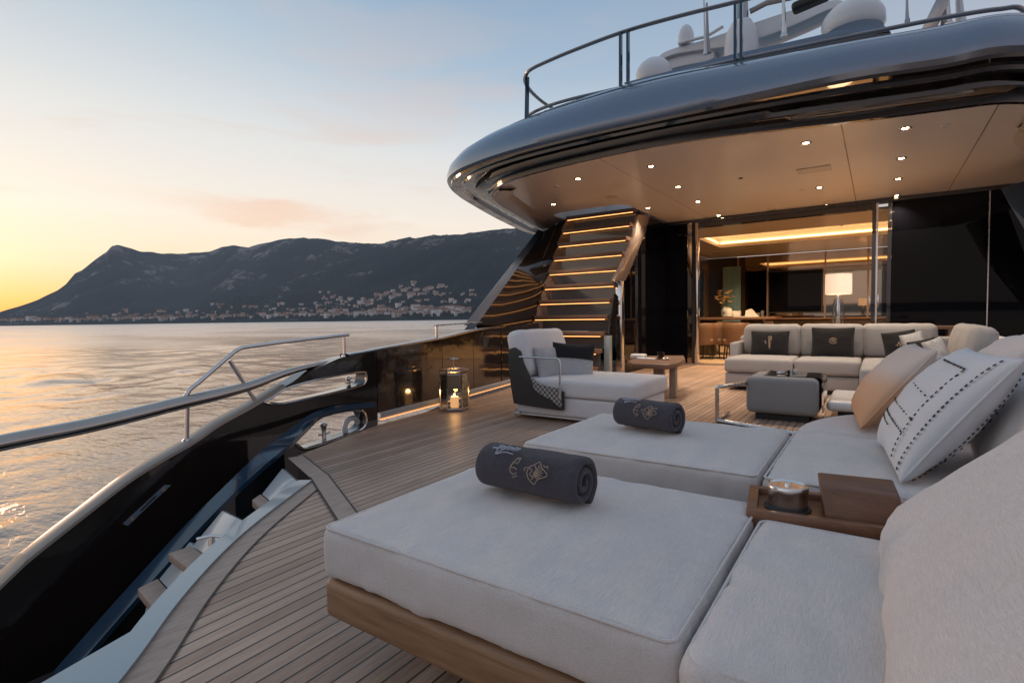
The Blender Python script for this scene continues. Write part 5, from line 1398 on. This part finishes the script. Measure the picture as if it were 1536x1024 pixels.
# ---- rolled towels
def towel(c0, c1, ry, rz, label, seed):
    c0, c1 = Vector(c0), Vector(c1); ax = (c1-c0).normalized(); sd_ = Vector((-ax.y, ax.x, 0)); Lh = (c1-c0).length
    t = empty('rolled_towel', tuple((c0+c1)/2), label, 'towel', 'rolled charcoal towels on the daybeds')
    turns, thk = 2.35, 0.028; n = 120; r_out = 0.5*(ry+rz)
    prof = []
    for i in range(n+1):
        a = -0.35*pi+turns*2*pi*i/n; r = r_out-thk/2-(thk+0.0035)*(turns*i/n)
        prof.append((a, r))
    secs = []
    for s_, k in ((0, 0.25), (0.004, 0.62), (0.011, 0.9), (0.022, 1.0)): secs.append((s_, k))
    secs = secs+[(Lh*j/10, 1.0) for j in range(1, 10)]+[(Lh-s_, k) for s_, k in reversed(secs)]
    rows = []
    rn = random.Random(seed)
    for s_, k in secs:
        ring = []
        for sign, seq in ((1, prof), (-1, list(reversed(prof)))):
            for a, r in seq:
                rr_ = r+sign*thk/2*k
                if sign > 0 and rr_ > r_out-0.02: rr_ += 0.0045*noise.noise(Vector((s_*22, cos(a)*3, sin(a)*3+seed)))
                f_ = min(1, rr_/r_out)
                y = rr_*cos(a)*(1+(ry/r_out-1)*f_); z = rr_*sin(a)*(1+(rz/r_out-1)*f_)
                z = max(z, -rz*0.93)
                ring.append(tuple(c0+ax*s_+sd_*y+Vector((0, 0, z))))
        ring.append(ring[0]); rows.append(ring)
    b_ = MB().grid(rows)
    for rg_, rev in ((rows[0], False), (rows[-1], True)):
        m_ = (len(rg_)-1)//2; o = len(b_.v); b_.v += rg_[:-1]
        for i in range(m_-1):
            j = 2*m_-1-i; q = (o+i, o+i+1, o+j-1, o+j); b_.f.append(q if rev else tuple(reversed(q)))
    b_.build('towel_roll', 'towel', t, merge=True)
    def S(u, v):      # u along the roll, v as an angle round it (0 = facing the camera, + up)
        a = v; y, z = -(ry+0.003)*cos(a), (rz+0.003)*sin(a)
        return c0+ax*(u*Lh)+sd_*y+Vector((0, 0, z))
    k = 0.045/Lh; ka = 0.045/ry
    embroider(S, motif_crown(), 0.30, 1.02, k*1.15, ka*0.62, 0.0017, 'silver_thread', t)
    embroider(S, motif_monogram(), 0.47, 0.42, k*0.75, ka*0.85, 0.0015, 'gold_thread', t)
    embroider(S, motif_leaf(), 0.68, 0.40, k*1.0, ka*0.85, 0.0015, 'gold_thread', t)
    return t
zt0 = 0.437+0.014
a_, b_ = PZ(713, 741, zt0), PZ(862, 776, zt0)
dv = (b_-a_).normalized(); sdv = Vector((-dv.y, dv.x, 0))
towel(a_+sdv*0.072+Vector((0, 0, 0.084))-dv*0.004, b_+sdv*0.072+Vector((0, 0, 0.084)), 0.098, 0.091, 'rolled charcoal towel with embroidered emblems on the nearest daybed', 2)
a_, b_ = PZ(918, 644, zt0), PZ(1006, 658, zt0)
dv = (b_-a_).normalized(); sdv = Vector((-dv.y, dv.x, 0))
towel(a_+sdv*0.072+Vector((0, 0, 0.084)), b_+sdv*0.072+Vector((0, 0, 0.084)), 0.098, 0.091, 'rolled charcoal towel with embroidered emblems on the second daybed', 5)

# ---- tray between the daybeds
tc0 = PZ(1119, 764, 0.452); tc1 = PZ(1335, 793, 0.452); td = (tc1-tc0).normalized()
tn = Vector((-td.y, td.x, 0)); dpt = 0.27; ln_ = 0.44
tr = empty('wooden_tray', tuple(tc0), 'dark teak tray table set between the two daybeds', 'tray')
mt = basis(tc0, td, tn)
for lo, hi in (((0, 0, -0.06), (ln_, 0.030, 0)), ((0, dpt-0.03, -0.06), (ln_, dpt, 0)), ((0, 0.0302, -0.06), (0.030, dpt-0.0302, 0)), ((ln_-0.03, 0.0302, -0.06), (ln_, dpt-0.0302, 0))):
    MB().box(lo, hi, mt).build('rim', 'teak_dark', tr, bevel=0.004)
MB().box((0.0302, 0.0302, -0.06), (ln_-0.0302, dpt-0.0302, -0.022), mt).build('tray_floor', 'teak_dark', tr)
MB().box((0.05, 0.02, -0.15), (ln_-0.05, dpt-0.02, -0.061), mt).build('support', 'dark_rubber', tr)
pc_ = mt @ Vector((0.115, 0.135, -0.021))
pot = empty('steel_pot', tuple(pc_), 'round polished steel pot with a flat lid on the teak tray', 'pot')
MB().lathe([(0.055, 0), (0.058, 0.004), (0.058, 0.056), (0.060, 0.060), (0.060, 0.068)], tuple(pc_), 48).build('pot_body', 'pot_steel', pot)
MB().lathe([(0.060, 0.0685), (0.059, 0.074), (0.052, 0.076), (0.048, 0.072), (0.008, 0.072), (0.008, 0.077), (0.005, 0.080), (0.001, 0.080)], tuple(pc_), 48).build('lid', 'pot_steel', pot)
MB().lathe([(0.064, 0), (0.068, 0.001), (0.068, 0.004), (0.064, 0.005)], tuple(pc_-Vector((0, 0, 0.0009))), 40).build('coaster', 'seam', pot)
M['oiled_box'] = wood('oiled_dark_wood', (0.095, 0.042, 0.022), (0.21, 0.098, 0.052), (1.5, 14, 6), rough=0.4)
bx = empty('wooden_box', tuple(mt @ Vector((0.31, 0.14, -0.02))), 'dark brown wooden box with a sloping lid standing on the teak tray', 'box')
q = [(0.205, 0.055, -0.0215), (0.405, 0.055, -0.0215), (0.405, 0.055, 0.045), (0.205, 0.055, 0.045)]
MB().add([mt @ Vector(p) for p in [(0.215, 0.05, -0.0215), (0.415, 0.05, -0.0215), (0.415, 0.23, -0.0215), (0.215, 0.23, -0.0215), (0.200, 0.085, 0.070), (0.400, 0.085, 0.070), (0.400, 0.19, 0.090), (0.200, 0.19, 0.090)]],
         [(0, 3, 2, 1), (4, 5, 6, 7), (0, 1, 5, 4), (1, 2, 6, 5), (2, 3, 7, 6), (3, 0, 4, 7)]).build('box_body', 'oiled_box', bx, bevel=0.007, seg=3)

# ---- lantern
lc = PZ(681, 618, 0); lc = (lc+PZ(683, 610, 0))/2
R_ = 0.165
lan = empty('candle_lantern', tuple(lc), 'hexagonal glass lantern with a lit candle on the deck by the bulwark', 'lantern')
hexp = [(R_*cos(a), R_*sin(a)) for a in [radians(30+60*k)+radians(12) for k in range(6)]]
bz, tz_ = 0.045, 0.46
MB().prism(hexp, 2, 0.003, 0.010).build('base_plate', 'brushed', lan)
o_ = lan
def at_l(p, z): return Vector((lc.x+p[0], lc.y+p[1], z))
D.objects.remove(lan.children[0])
MB().solid([at_l(p, 0.004) for p in hexp], (0, 0, 0.022)).build('base_plate', 'beam', lan, bevel=0.003)
for p in hexp: MB().solid([at_l((p[0]+dx, p[1]+dy), 0.027) for dx, dy in ((-.005, -.005), (.005, -.005), (.005, .005), (-.005, .005))], (0, 0, tz_-0.027)).build('corner_bar', 'brushed', lan)
for z, k in ((tz_, 1.0), (tz_-0.045, 1.0), (0.03, 0.99)):
    MB().tube([at_l((p[0]*k, p[1]*k), z) for p in hexp], 0.005, 6, True).build('ring_bar', 'brushed', lan)
for i in range(6):
    a_, b_ = hexp[i], hexp[(i+1) % 6]
    MB().solid([at_l((a_[0]*.98, a_[1]*.98), 0.035), at_l((b_[0]*.98, b_[1]*.98), 0.035), at_l((b_[0]*.98, b_[1]*.98), tz_-0.05), at_l((a_[0]*.98, a_[1]*.98), tz_-0.05)], (0.002, 0.001, 0)).build('glass_pane', 'glass', lan)
for i in range(0, 6, 2): MB().tube([at_l((0, 0), tz_+0.03), at_l(hexp[i], tz_)], 0.004, 6).build('roof_bar', 'brushed', lan)
MB().tube([at_l((0, 0), tz_-0.03), at_l((0, 0), tz_+0.15)], 0.006, 8).build('top_stem', 'brushed', lan)
MB().tube([at_l((0.055*cos(a), 0.055*sin(a)), tz_+0.125) for a in np.linspace(0, 2*pi, 24, endpoint=False)], 0.006, 8, True).build('carry_ring', 'chrome', lan)
cd = empty('candle', (lc.x, lc.y, 0.028), 'lit cream pillar candle inside the glass lantern', 'candle')
MB().lathe([(0.045, 0), (0.047, 0.01), (0.047, 0.115), (0.043, 0.122), (0.036, 0.116), (0.002, 0.114)], (lc.x, lc.y, 0.028), 28).build('wax', 'wax', cd)
MB().tube([(lc.x, lc.y, 0.14), (lc.x+0.001, lc.y, 0.155)], 0.0015, 6).build('wick', 'seam', cd)
MB().lathe([(0.001, 0), (0.005, 0.007), (0.0065, 0.014), (0.004, 0.026), (0.001, 0.040)], (lc.x, lc.y, 0.152), 14).build('flame', 'flame', cd)
ld = D.lights.new('candle_glow', 'POINT'); ld.energy = 2.2; ld.color = (1.0, 0.45, 0.13); ld.shadow_soft_size = 0.02
lo = D.objects.new('candle_glow', ld); COL.objects.link(lo); lo.location = (lc.x, lc.y, 0.185)

# ---- lounge chair with long seat, left
ch = empty('chaise_lounge', (-2.6, 5.0, 0), 'pale chaise lounge with a dark woven back shell, beside the staircase', 'chaise lounge')
yn, yf = 4.56, 5.52
sx0, sx1 = PZ(800, 572, 0.42).x-0.5, -1.80
MB().cushion((1.28, yf-yn, 0.165), 0.035, 0.022, 0.003, 41, 22, TR((-1.80-0.64, (yn+yf)/2, 0.337)), freq=4).build('seat_cushion', 'linen_cool', ch)
MB().cushion((1.27, yf-yn-0.03, 0.19), 0.03, 0.0, 0.001, 42, 14, TR((-1.83-0.635, (yn+yf)/2, 0.155))).build('base', 'linen_cool', ch)
MB().cushion((1.20, yf-yn-0.10, 0.025), 0.012, 0.0, 0.0, 43, 8, TR((-1.95-0.6, (yn+yf)/2, 0.045))).build('base_plate', 'white', ch)
def wv(name, c1, c2, sc=90):
    m, nt, b = newmat(name); v = coords(nt)
    ch_ = nt.nodes.new('ShaderNodeTexChecker'); ch_.inputs['Scale'].default_value = sc; L(nt, v, ch_.inputs[0])
    w = noisen(nt, v, sc*1.5, 2)
    c = mixc(nt, mathn(nt, 'MULTIPLY', ch_.outputs['Fac'], 1.0), c1, c2); c = mixc(nt, mathn(nt, 'MULTIPLY', w, 0.5), c, tuple(x*0.6 for x in c1))
    L(nt, c, b.inputs['Base Color']); setp(b, rough=0.75); bump(nt, b, mathn(nt, 'ADD', ch_.outputs['Fac'], w), 0.6, 0.004); return m
M['weave'] = wv('dark_basket_weave', (0.06, 0.056, 0.05), (0.035, 0.032, 0.03), 110)
M['throw'] = wv('speckled_woven_throw', (0.42, 0.40, 0.38), (0.030, 0.028, 0.028), 38)
M['speckle'] = wv('speckled_pillow', (0.56, 0.55, 0.55), (0.36, 0.36, 0.37), 80)
side = [PY(a, b, yn-0.045) for a, b in ((762, 524), (770, 521), (779, 527), (783, 545), (792, 563), (802, 577), (822, 583), (844, 588), (844, 616), (806, 611), (770, 605), (766, 580), (762, 550))]
MB().solid(side, (0, 0.045, 0)).build('back_shell', 'weave', ch, bevel=0.008)
side2 = [p+Vector((0, yf-yn+0.05, 0)) for p in side]
MB().solid(side2, (0, 0.045, 0)).build('back_shell', 'weave', ch, bevel=0.008)
ra, rb = side[0], side[10]
rows = []
for t in np.linspace(0, 1, 7):
    p = ra.lerp(rb, t)+Vector((-0.012*sin(pi*t), 0, 0)); rows.append([(p.x-0.05*sin(pi*s_), yn+(yf-yn)*s_, p.z+0.03*sin(pi*s_)*(1-t)) for s_ in np.linspace(0, 1, 12)])
rows2 = [[(x+0.045, y, z) for x, y, z in r] for r in reversed(rows)]
MB().grid(rows+rows2).build('back_shell', 'weave', ch)
MB().cushion((0.20, 0.90, 0.50), 0.07, 0.0, 0.008, 44, 16, Matrix.Translation((-3.08, (yn+yf)/2, 0.665)) @ Euler((0, radians(-14), 0)).to_matrix().to_4x4(), side=0.035, freq=5).build('back_cushion', 'linen_cool', ch)
a_ = PY(781, 535, yn-0.07)
MB().tube(smooth_curve(catmull([PY(779, 535, yn-0.07), PY(800, 536, yn-0.07), PY(825, 537, yn-0.07), PY(836, 538, yn-0.07), PY(840, 545, yn-0.07), PY(840, 570, yn-0.07), PY(840, 598, yn-0.07)], 6), 1), 0.011, 8, flat=(1, 1)).build('armrest', 'brushed', ch)
p0 = PY(776, 608, yn+0.05)
MB().tube([p0, PY(772, 622, yn-0.05), PY(780, 622, yn-0.02), PY(782, 610, yn+0.05)], 0.005, 6).build('foot', 'brushed', ch)
q = [PY(*p, yn-0.058) for p in ((795, 563), (806, 575), (824, 580), (841, 583), (842, 612), (838, 609), (826, 599), (812, 592), (801, 583))]
tag(MB().solid(q, (0, 0.012, 0)).build('woven_throw', 'throw'), 'black and white woven throw hanging over the side of the chaise lounge', 'throw')
pillow(Vector((-2.84, 4.86, 0.56)), (0.25, 0.9, 0.0), (-0.25, 0.07, 0.9), 0.40, 0.36, 0.15, 'speckle', 'small speckled pillow against the back cushion of the chaise lounge', 51, seam=False)
po, pm = pillow(Vector((-2.66, 5.02, 0.575)), (0.8, 0.45, -0.08), (-0.20, 0.25, 0.9), 0.46, 0.38, 0.15, 'speckle', 'speckled pillow with a black upper half on the chaise lounge', 52, seam=False)
S2 = pillow_surf(0.46, 0.38, 0.15, pm, 0.07, 1, 0.013); S3 = pillow_surf(0.46, 0.38, 0.15, pm, 0.07, -1, 0.013)
for S_ in (S2, S3):
    MB().grid([[S_(-0.99+1.98*i/16, 0.05+0.94*j/8) for i in range(17)] for j in range(9)]).build('black_panel', 'black_fabric', po)

# ---- L-shaped sofa
sf = empty('corner_sofa', (-0.6, 8.3, 0), 'pale grey L-shaped sofa with loose back cushions in front of the doorway', 'sofa')
y0, y1 = 7.76, 8.62
def seat(x0, x1, y0, y1, z0=0.245, z1=0.435, name='seat_cushion', seed=0, puff=0.02):
    return MB().cushion((x1-x0-0.01, y1-y0, z1-z0), 0.04, puff, 0.003, seed, 14, TR(((x0+x1)/2, (y0+y1)/2, (z0+z1)/2)), freq=4).build(name, 'linen_grey', sf)
seat(-1.755, -0.90, y0, y1, seed=1); seat(-0.90, -0.155, y0+0.05, y1, seed=2); seat(-0.155, 0.85, 6.80, y1, seed=3)
for x0, x1, yy in ((-1.745, -0.89, y0+0.02), (-0.89, -0.165, y0+0.07), (-0.14, 0.85, 6.83)):
    MB().cushion((x1-x0-0.012, y1-yy, 0.18), 0.02, 0.0, 0.001, 5, 10, TR(((x0+x1)/2, (yy+y1)/2, 0.145))).build('base', 'linen_grey', sf)
MB().box((-1.6, y0+0.12, 0.004), (0.8, y1, 0.055)).build('plinth', 'dark_rubber', sf)
def bc(px0, px1, seed, y=8.72, z0=0.43, z1=0.885, rz=0):
    x0, x1 = PY(px0, 500, y).x, PY(px1, 500, y).x
    m_ = Matrix.Translation(((x0+x1)/2, y+0.02, (z0+z1)/2)) @ Euler((radians(9), 0, rz)).to_matrix().to_4x4()
    MB().cushion((x1-x0, 0.22, z1-z0), 0.06, 0.0, 0.010, seed, 16, m_, side=0.03, freq=5).build('back_cushion', 'linen_grey', sf)
bc(1119, 1200, 61); bc(1203, 1294, 62); bc(1296, 1403, 63)
MB().cushion((0.22, 1.45, 0.46), 0.07, 0.0, 0.012, 64, 18, Matrix.Translation((0.86, 7.75, 0.66)) @ Euler((0, radians(10), 0)).to_matrix().to_4x4(), side=0.035, freq=4).build('back_cushion', 'linen_grey', sf)
MB().cushion((0.20, 1.9, 0.40), 0.06, 0.0, 0.003, 65, 10, TR((1.12, 7.6, 0.55))).build('back_rest', 'linen_cool', sf)
MB().cushion((2.9, 0.16, 0.42), 0.05, 0.0, 0.003, 66, 10, TR((-0.32, 8.98, 0.50))).build('back_rest', 'linen_grey', sf)
MB().cushion((0.09, 0.75, 0.46), 0.03, 0.0, 0.002, 67, 8, TR((PY(1107, 520, 8.6).x, 8.62, 0.40))).build('armrest', 'linen_grey', sf)
# low bench continuing towards the viewer
bn = empty('side_bench', (0.35, 5.6, 0), 'low pale bench along the starboard side, half hidden behind the peach pillow', 'bench')
MB().cushion((0.95, 2.1, 0.15), 0.05, 0.015, 0.002, 71, 14, TR((0.37, 5.55, 0.33))).build('cushion', 'linen_cool', bn)
MB().cushion((0.93, 2.05, 0.19), 0.03, 0.0, 0.001, 72, 10, TR((0.37, 5.55, 0.155))).build('base', 'linen_cool', bn)
am = PY(1346, 533, 5.2)
MB().tube(smooth_curve(catmull([(am.x, 5.2, 0.30), (am.x, 5.2, am.z-0.05), (am.x, 5.2, am.z), (am.x+0.06, 5.2, am.z), (am.x+0.3, 5.2, am.z-0.01), (am.x+0.62, 5.2, am.z-0.02)], 5), 1), 0.016, 8, flat=(1, 1)).build('arm_frame', 'brushed', bn)
# rounded white plinth
pt = empty('round_plinth', (-0.2, 6.4, 0), 'low rounded white plinth on the deck between ottoman and sofa', 'plinth')
MB().cushion((0.62, 0.95, 0.10), 0.045, 0.0, 0.0, 1, 10, TR((-0.08, 6.32, 0.16))).build('top', 'white', pt)
MB().box((-0.30, 5.95, 0.003), (0.15, 6.7, 0.10)).build('foot', 'dark_rubber', pt)
# black pillows
def sofa_pillow(px0, px1, y, z0, hgt, label, motif, su, sv, seed, mat='black_fabric', tilt=0.22, skew=0.0, r=0.0042):
    x0, x1 = PY(px0, 510, y).x, PY(px1, 510, y).x
    c_ = Vector(((x0+x1)/2, y, z0+hgt/2))
    o, m_ = pillow(c_, (1, 0, skew), (0, tilt, 1), (x1-x0)*1.03, hgt, 0.15, mat, label, seed, 0.05)
    if motif: embroider(pillow_surf((x1-x0)*1.03, hgt, 0.15, m_, 0.05, -1 if (m_.to_3x3() @ Vector((0, 0, 1))).y > 0 else 1, 0.004), motif, 0.05, 0.05, su, sv, r, 'gold_thread', o)
    return o
sofa_pillow(1127, 1183, 8.46, 0.435, 0.36, 'black pillow with a vertical scroll emblem on the left sofa seat', motif_scroll(), 0.35, 0.5, 81)
sofa_pillow(1218, 1281, 8.44, 0.435, 0.41, 'black pillow with a round emblem on the middle sofa seat', motif_ring(), 0.20, 0.22, 82)
sofa_pillow(1326, 1376, 8.0, 0.435, 0.38, 'tilted black pillow with a knot emblem in the sofa corner', motif_knot(), 0.36, 0.26, 83, tilt=0.3, skew=0.16)
sofa_pillow(1356, 1390, 7.9, 0.44, 0.36, 'speckled pillow peeking out right of the tilted black pillow', None, 0, 0, 84, 'speckle', 0.3, 0.3)
sofa_pillow(1366, 1408, 7.5, 0.435, 0.30, 'plain dark pillow furthest right in the sofa corner', None, 0, 0, 85, 'black_fabric', 0.3, 0.25)
sofa_pillow(1392, 1424, 7.35, 0.435, 0.32, 'small speckled pillow standing right of the plain dark pillow', None, 0, 0, 86, 'speckle', 0.3, 0.45)

# ---- ottoman and its steel frame
ot = empty('ottoman', (-0.76, 6.0, 0), 'rounded grey upholstered ottoman in front of the sofa', 'ottoman')
ox0, ox1 = PY(1118, 590, 5.68).x, PY(1227, 590, 5.68).x
MB().cushion((ox1-ox0, 0.62, 0.36), 0.055, 0.006, 0.002, 91, 14, TR(((ox0+ox1)/2, 5.68+0.31, 0.245))).build('body', 'ottoman', ot)
MB().box((ox0+0.08, 5.76, 0.003), (ox1-0.08, 6.2, 0.066)).build('plinth', 'dark_rubber', ot)
ty = empty('dark_tray', (-0.6, 6.0, 0.43), 'glossy dark rounded tray hooked over the right side of the ottoman', 'tray')
rows = []
tx0 = PY(1150, 560, 5.95).x; tx1 = ox1+0.035
prf = [(tx0, 0.442), (tx0+0.05, 0.436), (tx1-0.06, 0.436), (tx1-0.015, 0.425), (tx1, 0.39), (tx1+0.004, 0.10), (tx1-0.01, 0.10), (tx1-0.012, 0.38)]
MB().grid([[(x, y, z) for x, z in prf] for y in (5.78, 5.80, 6.22, 6.24)]).build('tray_body', 'gloss_black', ty)
for px, r, h, nm, lab, mt_ in ((1172, 0.05, 0.02, 'ashtray', 'flat round steel dish on the dark ottoman tray', 'chrome'), (1192, 0.022, 0.05, 'tealight_holder', 'small bright glass holder standing on the ottoman tray', 'chrome'), (1183, 0.014, 0.035, 'lighter', 'tiny dark lighter between dish and glass holder on the ottoman tray', 'seam')):
    c_ = PY(px, 560, 6.0); tag(MB().lathe([(r*0.8, 0), (r, h*0.3), (r, h), (r*0.85, h), (r*0.7, h*0.4), (0.001, h*0.35)], (c_.x, c_.y, 0.4375), 20).build(nm, mt_), lab, nm.split('_')[0])
fm = empty('steel_frame_table', (-1.25, 5.4, 0), 'open brushed steel frame table beside and under the grey ottoman', 'side table')
fx = PZ(1078, 632, 0).x; fy_ = PZ(1078, 634, 0).y
MB().tube([(fx, fy_, 0.008), (fx, fy_, 0.30), (fx, fy_, 0.335), (fx+0.015, fy_, 0.352), (fx+0.05, fy_+0.02, 0.355), (ox0+0.05, fy_+0.50, 0.355)], 0.021, 4).build('upright_bar', 'brushed', fm, bevel=0.003)
e_ = PZ(1205, 656, 0); MB().tube([(fx, fy_, 0.022), (e_.x, e_.y, 0.022)], 0.022, 4).build('floor_bar', 'brushed', fm, bevel=0.003)
MB().tube([(fx, fy_+0.03, 0.022), (fx, fy_+0.5, 0.022)], 0.02, 4).build('floor_bar', 'brushed', fm, bevel=0.003)

# ---- small side table by the staircase
tb2 = empty('small_side_table', (-2.5, 7.0, 0), 'low brown side table with slab legs between chaise and sofa', 'side table')
tp_ = [PZ(*p, 0.46) for p in ((941, 541), (948, 545), (1002, 547), (1020, 543), (1028, 538), (1026, 533), (1000, 533), (960, 534))]
sh = Vector((-0.05, 0.35, 0))
MB().solid([p for p in tp_], (0, 0, -0.055)).build('tabletop', 'walnut', tb2, bevel=0.012)
ys_ = sorted(p.y for p in tp_); cy_ = (ys_[0]+ys_[-1])/2
for px, dy, th_ in ((989, 0.1, 0.10), (1010, -0.30, 0.06)):
    x_ = PY(px, 560, cy_+dy).x
    MB().box((x_-th_*0.7, cy_+dy-0.04, 0.004), (x_+th_*0.7, cy_+dy+0.04, 0.404)).build('leg', 'stone', tb2, bevel=0.006)
def on_table(px, z=0.461, y=None): return PY(px, 538, (cy_ if y is None else y))
c_ = on_table(958); tag(MB().cushion((0.20, 0.13, 0.06), 0.02, 0, 0, mtx=TR((c_.x, cy_, 0.492))).build('rolled_napkin', 'paper'), 'small white rolled napkin on the left of the side table', 'napkin')
c_ = on_table(991); g_ = empty('drinking_glass', (c_.x, cy_, 0.461), 'short glass tumbler on the middle of the side table', 'glass')
MB().lathe([(0.035, 0.0), (0.042, 0.005), (0.048, 0.10), (0.045, 0.10), (0.038, 0.012), (0.001, 0.012)], (c_.x, cy_, 0.461), 20).build('glass_wall', 'glass_smoke', g_)
c_ = on_table(999, y=cy_-0.1); tag(MB().lathe([(0.05, 0), (0.055, 0.02), (0.05, 0.022), (0.04, 0.008), (0.001, 0.008)], (c_.x, cy_-0.12, 0.461), 20).build('steel_dish', 'chrome'), 'small shiny dish right of the tumbler on the side table', 'dish')
c_ = on_table(973); tag(MB().box((c_.x-0.12, cy_-0.15, 0.4612), (c_.x+0.12, cy_-0.03, 0.476)).build('magazine', 'paper', bevel=0.002), 'flat pale magazine lying between napkin and tumbler', 'magazine')

# ---- console and table lamp behind the sofa
cn = empty('sofa_console', (-0.5, 9.45, 0), 'narrow dark console table standing behind the sofa', 'console')
MB().box((-1.5, 9.25, 0.80), (0.9, 9.65, 0.84)).build('tabletop', 'walnut', cn, bevel=0.005)
for x in (-1.45, 0.80): MB().box((x, 9.28, 0.004), (x+0.05, 9.62, 0.799)).build('leg', 'beam', cn)
lx = PY(1257, 485, 9.45).x
lm = empty('table_lamp', (lx, 9.45, 0.842), 'lit drum shade table lamp with a glass and chrome base behind the sofa', 'lamp')
zs0, zs1 = PY(1257, 441, 9.45).z, PY(1257, 411, 9.45).z; rs = (PY(1280, 430, 9.45).x-PY(1236, 430, 9.45).x)/2*0.93
MB().lathe([(rs*0.96, zs1-0.842), (rs, zs0-0.842), (rs*0.985, zs0-0.842), (rs*0.945, zs1-0.842)], (lx, 9.45, 0.842), 40).build('lamp_shade', 'shade', lm) if False else None
b_ = MB(); n = 40; vs = []
for r, z in ((rs, zs0), (rs*0.985, zs1)): vs += [(lx+r*cos(2*pi*k/n), 9.45+r*sin(2*pi*k/n), z) for k in range(n)]
b_.add(vs, [(k, (k+1) % n, (k+1) % n+n, k+n) for k in range(n)]).build('lamp_shade', 'shade', lm)
for r, z in ((rs, zs0), (rs*0.985, zs1)): MB().tube([(lx+r*cos(2*pi*k/n), 9.45+r*sin(2*pi*k/n), z) for k in range(n)], 0.004, 6, True).build('shade_ring', 'cream', lm)
hb = zs0-0.842
MB().lathe([(0.030, 0), (0.034, 0.01), (0.034, hb*0.55), (0.022, hb*0.8), (0.012, hb*0.92), (0.010, hb*1.05)], (lx, 9.45, 0.842), 24).build('stem', 'chrome', lm)
MB().lathe([(0.105, 0), (0.105, 0.02), (0.085, 0.024), (0.080, hb*0.6), (0.05, hb*0.85), (0.02, hb*0.95)], (lx, 9.45, 0.843), 28).build('glass_body', 'glass', lm)
ld = D.lights.new('table_lamp_bulb', 'POINT'); ld.energy = 12; ld.color = (1.0, 0.62, 0.34); ld.shadow_soft_size = 0.06
lo = D.objects.new('table_lamp_bulb', ld); COL.objects.link(lo); lo.location = (lx, 9.45, (zs0+zs1)/2)

for o in list(D.objects):
    if '_w' in o: del o['_w']
